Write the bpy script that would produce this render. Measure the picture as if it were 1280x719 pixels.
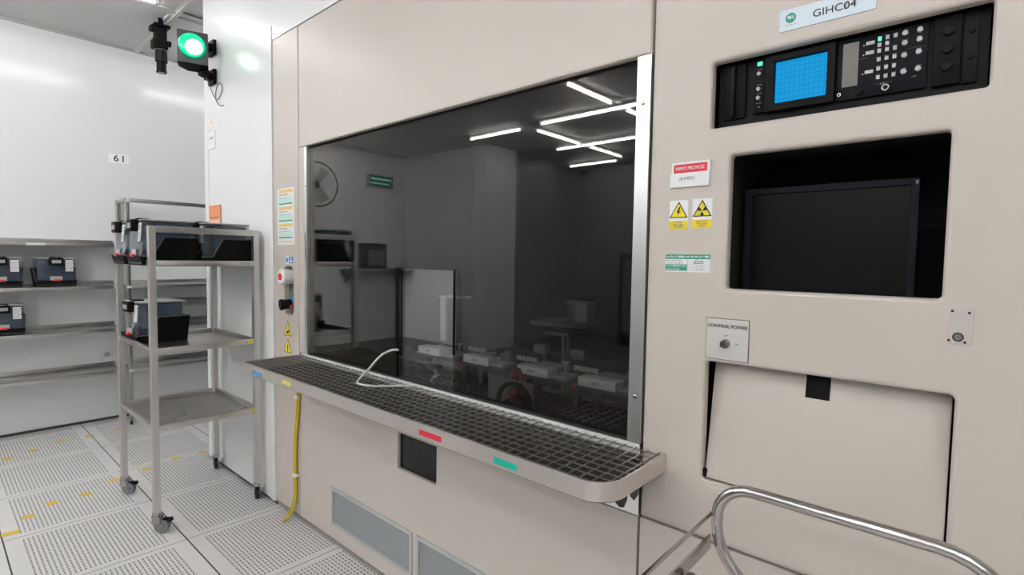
import bpy, bmesh, math, random
from mathutils import Vector, Matrix
random.seed(4)
PI = math.pi
C = bpy.context.scene.collection
for o in list(bpy.data.objects): bpy.data.objects.remove(o)

# ------------------------------------------------------------------ camera, world, exposure
cd = bpy.data.cameras.new('camera'); cam = bpy.data.objects.new('camera', cd); C.objects.link(cam)
yaw, pitch, roll = 0.72473896, -0.05379011, 0.01614477
F_ = Vector((-math.sin(yaw)*math.cos(pitch), math.cos(yaw)*math.cos(pitch), math.sin(pitch)))
R0 = Vector((math.cos(yaw), math.sin(yaw), 0)); U0 = R0.cross(F_)
R_ = R0*math.cos(roll) + U0*math.sin(roll); U_ = -R0*math.sin(roll) + U0*math.cos(roll)
m = Matrix.Identity(4)
for i in range(3):
    m[i][0] = R_[i]; m[i][1] = U_[i]; m[i][2] = -F_[i]
m[0][3], m[1][3], m[2][3] = 0, -1.2756, 1.385
cam.matrix_world = m
cd.sensor_width = 36; cd.lens = 655.7075/1280*36; cd.clip_start = 0.02
bpy.context.scene.camera = cam
sc = bpy.context.scene
sc.view_settings.view_transform = 'Standard'; sc.view_settings.look = 'None'
sc.view_settings.gamma = 1; sc.view_settings.use_curve_mapping = False
sc.view_settings.exposure = 1.08
w = bpy.data.worlds.new('world'); sc.world = w; w.use_nodes = True
w.node_tree.nodes['Background'].inputs[0].default_value = (0.9, 0.95, 1, 1)
w.node_tree.nodes['Background'].inputs[1].default_value = 0.05
TUBE = 17.0          # luminance of the ceiling tubes

# ------------------------------------------------------------------ materials
MATS = {}
def mat(name, col, rough=0.5, metal=0.0, emis=None, es=0.0, noise=0.0, nscale=8.0, spec=0.5, bump=0.0, stretch=None, coat=0.0):
    if name in MATS: return MATS[name]
    M = bpy.data.materials.new(name); M.use_nodes = True; MATS[name] = M
    nt = M.node_tree; b = nt.nodes['Principled BSDF']
    b.inputs['Base Color'].default_value = (*col, 1); b.inputs['Roughness'].default_value = rough
    b.inputs['Metallic'].default_value = metal; b.inputs['Specular IOR Level'].default_value = spec
    b.inputs['Coat Weight'].default_value = coat; b.inputs['Coat Roughness'].default_value = 0.12
    if emis: b.inputs['Emission Color'].default_value = (*emis, 1); b.inputs['Emission Strength'].default_value = es
    if noise > 0 or bump > 0:
        tc = nt.nodes.new('ShaderNodeTexCoord'); mp = nt.nodes.new('ShaderNodeMapping')
        mp.inputs['Scale'].default_value = stretch or (1, 1, 1)
        n = nt.nodes.new('ShaderNodeTexNoise'); n.inputs['Scale'].default_value = nscale; n.inputs['Detail'].default_value = 4
        nt.links.new(tc.outputs['Object'], mp.inputs[0]); nt.links.new(mp.outputs[0], n.inputs['Vector'])
        if noise > 0:
            rp = nt.nodes.new('ShaderNodeMapRange'); rp.inputs[3].default_value = 1-noise; rp.inputs[4].default_value = 1+noise
            nt.links.new(n.outputs['Fac'], rp.inputs[0])
            mx = nt.nodes.new('ShaderNodeVectorMath'); mx.operation = 'SCALE'; mx.inputs[0].default_value = col
            nt.links.new(rp.outputs[0], mx.inputs['Scale']); nt.links.new(mx.outputs[0], b.inputs['Base Color'])
            rr = nt.nodes.new('ShaderNodeMapRange'); rr.inputs[3].default_value = rough*0.8; rr.inputs[4].default_value = min(1, rough*1.25)
            nt.links.new(n.outputs['Fac'], rr.inputs[0]); nt.links.new(rr.outputs[0], b.inputs['Roughness'])
        if bump > 0:
            bp = nt.nodes.new('ShaderNodeBump'); bp.inputs['Strength'].default_value = bump; bp.inputs['Distance'].default_value = 0.002
            nt.links.new(n.outputs['Fac'], bp.inputs['Height']); nt.links.new(bp.outputs[0], b.inputs['Normal'])
    return M
WHITE = mat('white_wall_panel', (0.85, 0.86, 0.865), 0.18, noise=0.01, nscale=1.5)
CEIL = mat('ceiling_panel', (0.70, 0.69, 0.68), 0.55, noise=0.02, nscale=2)
BEIGE = mat('beige_powder_coat', (0.585, 0.530, 0.480), 0.38, noise=0.025, nscale=3, bump=0.02)
STEEL = mat('brushed_stainless', (0.66, 0.64, 0.625), 0.38, 1.0, noise=0.02, nscale=3, stretch=(1, 1, 0.3))
STEELH = mat('brushed_stainless_rail', (0.60, 0.585, 0.57), 0.30, 1.0, noise=0.03, nscale=4, stretch=(0.6, 0.6, 3))
CHROME = mat('polished_steel_tube', (0.50, 0.48, 0.47), 0.17, 1.0)
MIRROR = mat('mirror_steel', (0.72, 0.71, 0.70), 0.06, 1.0)
ALU = mat('aluminium_frame', (0.72, 0.72, 0.72), 0.33, 1.0, noise=0.02, nscale=3)
SHELFST = mat('rack_steel', (0.50, 0.475, 0.45), 0.28, 1.0, noise=0.03, nscale=3)
BLACK = mat('black_plastic', (0.006, 0.006, 0.0065), 0.5, spec=0.12)
BLACKM = mat('black_metal', (0.009, 0.009, 0.011), 0.45, spec=0.12)
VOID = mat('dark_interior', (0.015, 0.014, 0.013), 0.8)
DARK = mat('dark_grey_metal', (0.06, 0.058, 0.055), 0.4)
GREY = mat('grey_metal', (0.22, 0.22, 0.22), 0.45)
LGREY = mat('light_grey_paint', (0.5, 0.5, 0.5), 0.45)
VENT = mat('vent_grey', (0.36, 0.385, 0.40), 0.45)
WP = mat('white_plastic', (0.8, 0.8, 0.79), 0.4)
PAPER = mat('white_paper', (0.80, 0.81, 0.82), 0.5)
PLATE = mat('pale_blue_plate', (0.62, 0.72, 0.80), 0.3)
RED = mat('red', (0.72, 0.03, 0.05), 0.45)
REDD = mat('red_plastic', (0.75, 0.03, 0.03), 0.35)
GREEN = mat('green_print', (0.02, 0.35, 0.22), 0.5)
GREENT = mat('teal_tape', (0.0, 0.45, 0.33), 0.5)
BLUET = mat('blue_tape', (0.05, 0.28, 0.62), 0.5)
YEL = mat('yellow_print', (0.85, 0.66, 0.03), 0.5)
YELT = mat('yellow_tape', (0.80, 0.52, 0.05), 0.55)
YELC = mat('yellow_cable', (0.62, 0.46, 0.02), 0.45)
ORG = mat('orange_paper', (0.90, 0.33, 0.14), 0.5)
INK = mat('black_ink', (0.01, 0.01, 0.01), 0.5)
INKG = mat('grey_ink', (0.25, 0.25, 0.25), 0.6)
AMBER = mat('pale_orange_print', (0.88, 0.62, 0.25), 0.5)
MINT = mat('pale_mint_print', (0.55, 0.80, 0.72), 0.5)
BLUEBOX = mat('blue_cassette_box', (0.022, 0.055, 0.115), 0.25, noise=0.1, nscale=10, coat=0.3)
SMOKE = mat('smoky_box_face', (0.085, 0.105, 0.14), 0.2, noise=0.15, nscale=9, coat=0.4)
CARDM = mat('pale_card', (0.42, 0.42, 0.42), 0.5)
RUBBER = mat('rubber', (0.02, 0.02, 0.022), 0.6)
CASTER = mat('caster_grey', (0.20, 0.215, 0.22), 0.4)
HOSE = mat('grey_white_hose', (0.55, 0.55, 0.55), 0.4)
LCD = mat('lcd', (0.11, 0.105, 0.085), 0.25)
KEY = mat('grey_key', (0.50, 0.50, 0.52), 0.4)
KEYG = mat('lit_green_key', (0.05, 0.6, 0.4), 0.4, emis=(0.1, 0.9, 0.6), es=0.35)
SCREEN = mat('monitor_screen', (0.006, 0.006, 0.008), 0.25, spec=0.2)
BEZEL = mat('monitor_bezel', (0.011, 0.012, 0.018), 0.45, spec=0.12)

# clear plastic cover
def clear_mat(name, tint, refl, rough=0.0):
    M = bpy.data.materials.new(name); M.use_nodes = True; MATS[name] = M; nt = M.node_tree; nt.nodes.clear()
    out = nt.nodes.new('ShaderNodeOutputMaterial'); mx = nt.nodes.new('ShaderNodeMixShader')
    tr = nt.nodes.new('ShaderNodeBsdfTransparent'); tr.inputs[0].default_value = (*tint, 1)
    gl = nt.nodes.new('ShaderNodeBsdfGlossy'); gl.inputs['Roughness'].default_value = rough
    gl.inputs['Color'].default_value = (1, 1, 1, 1)
    ge = nt.nodes.new('ShaderNodeNewGeometry'); dt = nt.nodes.new('ShaderNodeVectorMath'); dt.operation = 'DOT_PRODUCT'
    ab = nt.nodes.new('ShaderNodeMath'); ab.operation = 'ABSOLUTE'
    om = nt.nodes.new('ShaderNodeMath'); om.operation = 'SUBTRACT'; om.inputs[0].default_value = 1
    pw = nt.nodes.new('ShaderNodeMath'); pw.operation = 'POWER'; pw.inputs[1].default_value = refl[2]
    ml = nt.nodes.new('ShaderNodeMath'); ml.operation = 'MULTIPLY_ADD'; ml.inputs[1].default_value = refl[1]; ml.inputs[2].default_value = refl[0]
    L = nt.links.new
    L(ge.outputs['Incoming'], dt.inputs[0]); L(ge.outputs['Normal'], dt.inputs[1]); L(dt.outputs['Value'], ab.inputs[0])
    L(ab.outputs[0], om.inputs[1]); L(om.outputs[0], pw.inputs[0]); L(pw.outputs[0], ml.inputs[0])
    L(ml.outputs[0], mx.inputs[0]); L(tr.outputs[0], mx.inputs[1]); L(gl.outputs[0], mx.inputs[2]); L(mx.outputs[0], out.inputs[0])
    return M
# a face of the glass reflects refl0 + k*(1-cos)^p
WGLASS = clear_mat('window_glass', (0.97, 0.97, 0.97), (0.14, 1.15, 3.0))
TINT = clear_mat('smoked_film', (0.77, 0.76, 0.755), (0.0, 0.02, 5))
CLEARP = clear_mat('clear_plastic', (0.80, 0.84, 0.87), (0.04, 0.5, 4), 0.05)
_nt = CLEARP.node_tree; _mx = [n for n in _nt.nodes if n.type == 'MIX_SHADER'][0]; _o = [n for n in _nt.nodes if n.type == 'OUTPUT_MATERIAL'][0]
_d = _nt.nodes.new('ShaderNodeBsdfDiffuse'); _d.inputs[0].default_value = (0.75, 0.78, 0.80, 1); _m2 = _nt.nodes.new('ShaderNodeMixShader'); _m2.inputs[0].default_value = 0.05
_nt.links.new(_mx.outputs[0], _m2.inputs[1]); _nt.links.new(_d.outputs[0], _m2.inputs[2]); _nt.links.new(_m2.outputs[0], _o.inputs[0])
SMOKEG = clear_mat('dark_window', (0.25, 0.25, 0.25), (0.03, 0.5, 4))

def floor_mat():
    M = bpy.data.materials.new('perforated_floor_tiles'); M.use_nodes = True; nt = M.node_tree
    b = nt.nodes['Principled BSDF']; L = nt.links.new
    tc = nt.nodes.new('ShaderNodeTexCoord'); sp = nt.nodes.new('ShaderNodeSeparateXYZ'); L(tc.outputs['Object'], sp.inputs[0])
    def mth(op, a, b_=None, c=None):
        n = nt.nodes.new('ShaderNodeMath'); n.operation = op
        for i, v in enumerate((a, b_, c)):
            if v is None: continue
            if isinstance(v, (int, float)): n.inputs[i].default_value = v
            else: L(v, n.inputs[i])
        return n.outputs[0]
    def frac(v, off, per): return mth('FRACT', mth('DIVIDE', mth('SUBTRACT', v, off), per))
    fx = mth('MULTIPLY', frac(sp.outputs[0], -2.813, 0.6), 0.6)   # 0..0.6 in a tile
    fy = mth('MULTIPLY', frac(sp.outputs[1], -0.4529, 0.6), 0.6)
    def band(v, lo, hi): return mth('MULTIPLY', mth('GREATER_THAN', v, lo), mth('LESS_THAN', v, hi))
    area = mth('MULTIPLY', band(fx, 0.035, 0.565), band(fy, 0.062, 0.538))
    rows = frac(fy, 0.062, 0.017); sl = band(rows, 0.18, 0.56)
    cols = frac(fx, 0.035, 0.0252); sc_ = band(cols, 0.14, 0.80)
    slot = mth('MULTIPLY', area, mth('MULTIPLY', sl, sc_))
    gapy = mth('LESS_THAN', mth('MINIMUM', fy, mth('SUBTRACT', 0.6, fy)), 0.0030)    # lines along x (dark)
    gapx = mth('LESS_THAN', mth('MINIMUM', fx, mth('SUBTRACT', 0.6, fx)), 0.0019)
    n = nt.nodes.new('ShaderNodeTexNoise'); n.inputs['Scale'].default_value = 2.2; n.inputs['Detail'].default_value = 5
    L(tc.outputs['Object'], n.inputs['Vector'])
    n2 = nt.nodes.new('ShaderNodeTexNoise'); n2.inputs['Scale'].default_value = 160; L(tc.outputs['Object'], n2.inputs['Vector'])
    rp = nt.nodes.new('ShaderNodeMapRange'); rp.inputs[3].default_value = 0.94; rp.inputs[4].default_value = 1.05; L(n.outputs['Fac'], rp.inputs[0])
    rp2 = nt.nodes.new('ShaderNodeMapRange'); rp2.inputs[3].default_value = 0.93; rp2.inputs[4].default_value = 1.07; L(n2.outputs['Fac'], rp2.inputs[0])
    base = nt.nodes.new('ShaderNodeVectorMath'); base.operation = 'SCALE'; base.inputs[0].default_value = (0.74, 0.725, 0.725)
    L(mth('MULTIPLY', rp.outputs[0], rp2.outputs[0]), base.inputs['Scale'])
    def mix(f, a, col):
        x = nt.nodes.new('ShaderNodeMix'); x.data_type = 'RGBA'; L(f, x.inputs[0]); L(a, x.inputs[6]); x.inputs[7].default_value = (*col, 1); return x.outputs[2]
    c = mix(slot, base.outputs[0], (0.20, 0.195, 0.195)); c = mix(gapx, c, (0.035, 0.035, 0.035)); c = mix(gapy, c, (0.03, 0.03, 0.03))
    L(c, b.inputs['Base Color']); b.inputs['Roughness'].default_value = 0.38
    return M
FLOOR = floor_mat()

# ------------------------------------------------------------------ mesh helpers
class MB:
    def __init__(s): s.b = bmesh.new()
    def box(s, lo, hi, bev=0.0, M=None):
        r = bmesh.ops.create_cube(s.b, size=1.0); vs = r['verts']
        sx, sy, sz = (hi[i]-lo[i] for i in range(3)); c = Vector(((lo[0]+hi[0])/2, (lo[1]+hi[1])/2, (lo[2]+hi[2])/2))
        for v in vs: v.co = Vector((v.co.x*sx, v.co.y*sy, v.co.z*sz)) + c
        if bev > 0:
            es = list({e for v in vs for e in v.link_edges})
            q = bmesh.ops.bevel(s.b, geom=es, offset=min(bev, 0.45*min(abs(sx), abs(sy), abs(sz))), segments=2, affect='EDGES', profile=0.5)
            vs = list({v for f in q['faces'] for v in f.verts} | {v for v in vs if v.is_valid})
        if M is not None:
            for v in vs: v.co = M @ v.co
        return s
    def cyl(s, a, b, r, r2=None, n=20, cap=True):
        a, b = Vector(a), Vector(b); d = b-a; L = d.length; q = d.to_track_quat('Z', 'Y').to_matrix().to_4x4()
        bmesh.ops.create_cone(s.b, cap_ends=cap, segments=n, radius1=r, radius2=r if r2 is None else r2, depth=L,
                              matrix=Matrix.Translation((a+b)/2) @ q)
        return s
    def sph(s, c, r, sc=(1, 1, 1), n=16):
        bmesh.ops.create_uvsphere(s.b, u_segments=n, v_segments=n//2+2, radius=r, matrix=Matrix.Translation(c) @ Matrix.Diagonal((*sc, 1)))
        return s
    def torus(s, c, axis, R, r, n=32, k=8):
        q = Vector(axis).to_track_quat('Z', 'Y').to_matrix(); c = Vector(c)
        pts = [c + q @ Vector((R*math.cos(t), R*math.sin(t), 0)) for t in [2*PI*i/n for i in range(n)]]
        return s.tube(pts, r, k, closed=True)
    def tube(s, pts, r, k=10, closed=False, flat=None):
        pts = [Vector(p) for p in pts]; n = len(pts); rings = []
        up = None
        for i, p in enumerate(pts):
            a = pts[(i-1) % n] if (closed or i > 0) else p; b = pts[(i+1) % n] if (closed or i < n-1) else p
            t = (b-a).normalized()
            if up is None: up = t.orthogonal().normalized()
            up = (up - t*up.dot(t)).normalized(); sd = t.cross(up)
            rings.append([s.b.verts.new(p + (up*math.cos(2*PI*j/k) + sd*math.sin(2*PI*j/k))*r) for j in range(k)])
        m = n if closed else n-1
        for i in range(m):
            A, B = rings[i], rings[(i+1) % n]
            off = 0
            if closed and i == n-1:
                off = min(range(k), key=lambda o: (A[0].co-B[o].co).length)
            for j in range(k):
                s.b.faces.new((A[j], A[(j+1) % k], B[(j+1+off) % k], B[(j+off) % k]))
        if not closed:
            s.b.faces.new(rings[0][::-1]); s.b.faces.new(rings[-1])
        return s
    def prism(s, poly, d0, d1, plane='yz'):
        # poly of 2D points; plane tells which coords; extruded along the remaining one
        def P(p, d):
            if plane == 'yz': return (d, p[0], p[1])
            if plane == 'xz': return (p[0], d, p[1])
            return (p[0], p[1], d)
        A = [s.b.verts.new(P(p, d0)) for p in poly]; B = [s.b.verts.new(P(p, d1)) for p in poly]; n = len(poly)
        s.b.faces.new(A); s.b.faces.new(B[::-1])
        for i in range(n): s.b.faces.new((A[i], B[i], B[(i+1) % n], A[(i+1) % n]))
        return s
    def hexa(s, bot, top):
        A = [s.b.verts.new(p) for p in bot]; B = [s.b.verts.new(p) for p in top]
        s.b.faces.new(A[::-1]); s.b.faces.new(B)
        for i in range(4): s.b.faces.new((A[i], A[(i+1) % 4], B[(i+1) % 4], B[i]))
        return s
    def xf(s, M):
        bmesh.ops.transform(s.b, matrix=M, verts=s.b.verts); return s
    def build(s, name, material, parent=None, smooth=True, loc=None):
        me = bpy.data.meshes.new(name); bmesh.ops.recalc_face_normals(s.b, faces=s.b.faces)
        s.b.to_mesh(me); s.b.free(); me.materials.append(material)
        if smooth:
            me.polygons.foreach_set('use_smooth', [True]*len(me.polygons)); me.set_sharp_from_angle(angle=math.radians(32))
        o = bpy.data.objects.new(name, me); C.objects.link(o)
        if parent: o.parent = parent
        if loc: o.location = loc
        return o
def build_each(mb, name, material, parent=None, smooth=True, loc=None):
    src = mb.b; seen = set(); out = []
    src.verts.index_update(); src.verts.ensure_lookup_table()
    for v0 in src.verts:
        if v0.index in seen: continue
        st = [v0]; isl = []; seen.add(v0.index)
        while st:
            v = st.pop(); isl.append(v)
            for e in v.link_edges:
                q = e.other_vert(v)
                if q.index not in seen: seen.add(q.index); st.append(q)
        nb = MB(); mp = {v: nb.b.verts.new(v.co) for v in isl}
        for f in {f for v in isl for f in v.link_faces}: nb.b.faces.new([mp[v] for v in f.verts])
        out.append(nb.build(name, material, parent, smooth, loc))
    src.free(); return out
def tag(o, label=None, cat=None, group=None, kind=None):
    if label: o['label'] = label
    if cat: o['category'] = cat
    if group: o['group'] = group
    if kind: o['kind'] = kind
    return o
def thing(name, label, cat, loc=(0, 0, 0), rz=0.0, group=None):
    o = bpy.data.objects.new(name, None); C.objects.link(o); o.location = loc; o.rotation_euler = (0, 0, rz)
    o.empty_display_size = 0.05
    return tag(o, label, cat, group)
def S(o): o['kind'] = 'structure'; return o
def copy_tree(o, parent=None):
    c = o.copy(); C.objects.link(c); c.parent = parent
    for ch in list(o.children): copy_tree(ch, c)
    return c
def rrect(x0, z0, x1, z1, r=0.0, n=5):
    if r <= 0: return [(x0, z0), (x1, z0), (x1, z1), (x0, z1)]
    P = []
    for cx, cz, a in ((x1-r, z0+r, -90), (x1-r, z1-r, 0), (x0+r, z1-r, 90), (x0+r, z0+r, 180)):
        for i in range(n+1):
            t = math.radians(a+90*i/n); P.append((cx+r*math.cos(t), cz+r*math.sin(t)))
    return P
def plate(name, outline, holes, yf, th, material, parent=None, bev=0.003):
    """upright plate facing -y, front face at y=yf, thickness th, with holes"""
    cu = bpy.data.curves.new(name, 'CURVE'); cu.dimensions = '2D'; cu.fill_mode = 'BOTH'
    cu.extrude = max(1e-4, th/2-bev); cu.bevel_depth = bev; cu.bevel_resolution = 2; cu.offset = -bev
    for k, pts in enumerate([outline]+list(holes)):
        if k: pts = pts[::-1]
        sp = cu.splines.new('POLY'); sp.points.add(len(pts)-1); sp.use_cyclic_u = True
        for q, p in zip(sp.points, pts): q.co = (p[0], p[1], 0, 1)
    tmp = bpy.data.objects.new('tmp', cu); C.objects.link(tmp)
    bpy.context.view_layer.update()
    me = bpy.data.meshes.new_from_object(tmp.evaluated_get(bpy.context.evaluated_depsgraph_get()))
    bpy.data.objects.remove(tmp)
    me.transform(Matrix.Rotation(PI/2, 4, 'X')); me.transform(Matrix.Translation((0, yf+th/2, 0)))
    me.name = name; me.materials.clear(); me.materials.append(material)
    me.polygons.foreach_set('use_smooth', [True]*len(me.polygons)); me.set_sharp_from_angle(angle=math.radians(25))
    o = bpy.data.objects.new(name, me); C.objects.link(o)
    if parent: o.parent = parent
    return o
# frame of a wall: 'xz' faces -y (text reads along +x), 'yz' faces +x (text reads along +y)
def text(name, s, size, pos, material, parent=None, align='CENTER', ext=0.0004, facing='-y', sx=1.0, bold=0.0):
    cu = bpy.data.curves.new(name, 'FONT'); cu.body = s; cu.size = size; cu.align_x = align; cu.align_y = 'CENTER'; cu.extrude = ext
    cu.offset = bold
    tmp = bpy.data.objects.new('tmp', cu); C.objects.link(tmp); bpy.context.view_layer.update()
    me = bpy.data.meshes.new_from_object(tmp.evaluated_get(bpy.context.evaluated_depsgraph_get()))
    bpy.data.objects.remove(tmp)
    me.transform(Matrix.Diagonal((sx, 1, 1, 1))); me.transform(Matrix.Rotation(PI/2, 4, 'X'))
    if facing == '+x': me.transform(Matrix.Rotation(PI/2, 4, 'Z'))
    me.transform(Matrix.Translation(pos)); me.materials.clear(); me.materials.append(material)
    o = bpy.data.objects.new(name, me); C.objects.link(o)
    if parent: o.parent = parent
    return o
def slab(name, x0, z0, x1, z1, y, th, material, parent, r=0.0):
    return MB().prism(rrect(x0, z0, x1, z1, r), y-th, y, 'xz').build(name, material, parent, smooth=False)

# ------------------------------------------------------------------ setting
HC = 3.08; XB = -5.367
S(MB().prism([(-7.6, -1.653), (-1.013, -1.653), (-1.013, -7.2), (3.0, -7.2), (3.0, 1.6), (-7.6, 1.6)], -0.05, 0, 'xy').build('floor', FLOOR, smooth=False))
S(MB().box((-7.6, -7.2, -0.05), (-1.013, -1.653, 0)).build('floor_side', mat('added_dark_floor', (0.15, 0.15, 0.15), 0.45, noise=0.1, nscale=3), smooth=False))  # unseen dark floor, added to keep the window's lower reflection dark
S(MB().box((-7.6, -7.2, HC), (3.0, 1.6, HC+0.05)).build('ceiling', CEIL, smooth=False))
# back wall with panel joints
b = MB(); ys = [-1.40, -0.69, 0.25, 1.45]
for i in range(3):
    b.box((XB-0.05, ys[i]+(0.0007 if i else 0), 0), (XB, ys[i+1]-0.0007, HC))
for y in (-0.69, 0.25): b.box((XB-0.05, y-0.0007, 0), (XB-0.0006, y+0.0007, HC))
S(b.build('wall_back', WHITE, smooth=False))
S(MB().box((XB, -1.4, 0.0), (XB+0.012, 1.45, 0.018)).build('baseboard_back', DARK, smooth=False))
S(MB().box((XB, -1.4, HC-0.018), (XB+0.015, 1.45, HC)).build('trim_1', LGREY, smooth=False))
# white wall in the plane of the machine and over it
b = MB(); b.box((-3.862, 0, 0.02), (-2.915, 0.09, HC)); b.box((-2.915, 0, 2.527), (3.0, 0.09, HC))
S(b.build('wall_front', WHITE, smooth=False))
S(MB().box((-2.913, -0.006, 0.02), (-2.861, 0.09, 2.60), 0.002).build('trim_2', WHITE, smooth=False))
S(MB().box((-3.862, -0.004, 0.02), (-3.80, 0.0, 2.2), 0.001).build('trim_3', WHITE, smooth=False))
S(MB().box((-3.862, 0.01, 0.0), (-2.857, 0.09, 0.02)).build('baseboard_front', VOID, smooth=False))
S(MB().box((-5.42, 1.45, 0), (3.0, 1.55, HC)).build('wall_rear', WHITE, smooth=False))
# the part of the room behind the camera (it shows in the window's reflection)
S(MB().box((-7.6, -4.4, 0), (-7.5, -1.3, HC)).build('wall_left', WHITE, smooth=False))
S(MB().box((-7.6, -1.4, 0), (XB-0.06, -1.3, HC)).build('wall_left_return', WHITE, smooth=False))
S(MB().box((-7.6, -4.95, 0), (-5.5, -4.28, HC)).build('wall_left_end', WHITE, smooth=False))
FARW = mat('dimmed_far_wall', (0.36, 0.365, 0.37), 0.35)  # shade put into the far walls' colour to dim their reflection
S(MB().box((-6.0, -7.1, 0), (-5.7, -4.95, HC)).build('wall_far_left', FARW, smooth=False))
S(MB().box((-6.0, -7.2, 0), (3.0, -7.0, HC)).build('wall_far', FARW, smooth=False))
S(MB().box((3.0, -7.2, 0), (3.1, 1.6, HC)).build('wall_right', WHITE, smooth=False))

# ceiling grid rails
b = MB()
for y in (-0.02, -1.25, -2.48, -3.72, -4.98, -6.27): b.box((-7.5 if -4.2 < y < -1.4 else (XB if y > -1.4 else -5.5), y-0.02, HC-0.008), (3, y+0.02, HC))
for x in (-4.28, -2.94, -1.6, -0.26, 1.08, 2.4): b.box((x-0.03, -7.0, HC-0.012), (x+0.03, 0.0, HC-0.008))
b.box((-4.31, 0.0, HC-0.012), (-4.25, 1.45, HC-0.008))
S(b.build('trim_4', CEIL, smooth=False))

# fluorescent tubes along the ceiling grid
TUBEM = mat('lit_tube', (0.9, 0.9, 0.9), 0.4, emis=(1.0, 1.0, 0.985), es=TUBE)
def lamp(x0, y0, x1, y1, label):
    t = thing('tube_lamp', label, 'lamp', ((x0+x1)/2, (y0+y1)/2, HC-0.012), group='fluorescent tube lamps under the ceiling')
    dx, dy = (x1-x0)/2, (y1-y0)/2; L = math.hypot(dx, dy); ux, uy = dx/L, dy/L
    M = Matrix.Rotation(math.atan2(uy, ux), 4, 'Z')
    MB().box((-L, -0.022, -0.022), (L, 0.022, 0.0), 0.003).xf(M).build('housing', WP, t)
    MB().cyl((-L+0.02, 0, -0.042), (L-0.02, 0, -0.042), 0.013, n=12).xf(M).build('tube', TUBEM, t)
    e = MB()
    for s in (-1, 1): e.box((s*(L-0.012)-0.009, -0.016, -0.058), (s*(L-0.012)+0.009, 0.016, -0.02), 0.002)
    build_each(e.xf(M), 'lamp_holder', WP, t)
    return t
lamp(-4.09, -1.20, -4.09, -0.19, 'white ceiling tube lamp in the top left corner of the view')
k = 0
RL = [(-5.318, -3.77, -4.379, -3.77), (-2.94, -3.52, -2.94, -2.70), (-4.05, -3.72, -2.68, -3.72), (-4.28, -4.9, -4.28, -3.92),
      (-4.78, -5.03, -3.36, -5.03), (-4.28, -6.06, -4.28, -5.14), (-5.44, -6.30, -4.49, -6.30), (-2.94, -4.85, -2.94, -3.80), (-2.60, -3.72, -1.7, -3.72), (-3.3, -5.03, -2.0, -5.03)]
for a in RL:
    k += 1
    lamp(*a, ['tube lamp reflected as the leftmost bright line in the dark window', 'tube lamp reflected as the topmost bright line in the dark window',
        'tube lamp reflected as the upper long bright line ending at the aluminium stile', 'tube lamp reflected just below the upper long line, slanting down to the right',
        'tube lamp reflected as the lower long bright line in the dark window', 'tube lamp reflected below the lower long line, slanting down to the right',
        'tube lamp reflected as the lowest bright line in the dark window', 'tube lamp reflected as a short stub against the aluminium stile',
        'distant tube lamp continuing the upper long reflected line past the stile', 'distant tube lamp continuing the lower long reflected line past the stile'][k-1])
lamp(-4.28, -2.36, -4.28, -1.36, 'unseen tube lamp added over the aisle in front of the machine')  # aisle tubes continue the lamp grid out of view, added to give light
for x in (-2.94, -1.6, -0.26, 1.08):
    for ya, yb in ((-2.36, -1.36),):
        lamp(x, ya, x, yb, 'unseen tube lamp added over the aisle in front of the machine')
for xa, xb, yy in ((-4.15, -3.05, -2.48), (-2.82, -1.72, -2.48), (-1.48, -0.38, -2.48), (0.0, 0.95, -2.48), (1.2, 2.2, -2.48), (-5.2, -4.4, -2.48), (-7.2, -5.6, -2.52)):
    lamp(xa, yy, xb, yy, 'unseen tube lamp added over the aisle in front of the machine')
lamp(-5.7, -1.5, -5.7, -2.4, 'unseen tube lamp added to light the side bay behind the camera'); lamp(-6.7, -1.5, -6.7, -2.4, 'unseen tube lamp added to light the side bay behind the camera'); lamp(-6.3, -1.5, -6.3, -2.4, 'unseen tube lamp added to light the side bay behind the camera'); lamp(-7.1, -1.5, -7.1, -2.4, 'unseen tube lamp added to light the side bay behind the camera')  # unseen bay tubes, added to brighten the walls mirrored in the window
for yy in (-3.72, -4.98, -6.27):
    for xa in (-1.5, -0.16, 1.18):
        lamp(xa, yy, xa+1.2, yy, 'unseen tube lamp added at the far side of the room behind the camera')  # unseen tubes added as extra fill for the room
lamp(-4.28, 0.25, -4.28, 1.2, 'ceiling tube lamp hidden behind the white wall end')

# ------------------------------------------------------------------ window cabinet
cab = thing('process_machine', 'large beige cleanroom machine cabinet with a wide dark window', 'machine', (-1.6, 0.5, 0))
def P(o):   # parent keeping world coordinates
    par = o.parent; return o
def rel(parent):
    return Matrix.Translation(-Vector(parent.location))
def child(o, parent):
    o.parent = parent; o.matrix_parent_inverse = Matrix.Translation(parent.location).inverted(); return o
c = child
slot = rrect(-2.738, 1.078, -2.634, 1.330, 0.03)
c(plate('side_column', rrect(-2.857, 0.033, -2.577, 2.523, 0.002), [slot], 0.0, 0.03, BEIGE), cab)
c(MB().box((-2.745, 0.03, 1.07), (-2.627, 0.12, 1.34)).build('slot_recess', GREY, None, False), cab)
c(plate('top_panel', rrect(-2.573, 1.925, -0.659, 2.523, 0.002), [], 0.0, 0.03, BEIGE, bev=0.006), cab)
win2 = rrect(-1.741, 0.522, -1.498, 0.672, 0.002)
v1 = rrect(-2.262, 0.102, -1.640, 0.288, 0.002); v2 = rrect(-1.613, 0.102, -0.990, 0.288, 0.002)
c(plate('lower_panel', rrect(-2.573, 0.033, -0.660, 0.690, 0.002), [win2, v1, v2], 0.0, 0.02, BEIGE, bev=0.002), cab)
c(MB().box((-2.573, 0.004, 0.692), (-0.660, 0.02, 0.892)).build('backing_band', MIRROR, None, False), cab)
c(MB().box((-2.857, 0.012, 0.0), (1.3, 0.03, 0.031)).box((-2.857, 0.0, 0.022), (1.3, 0.012, 0.031)).build('kick_strip', SHELFST, None, False), cab)
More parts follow.
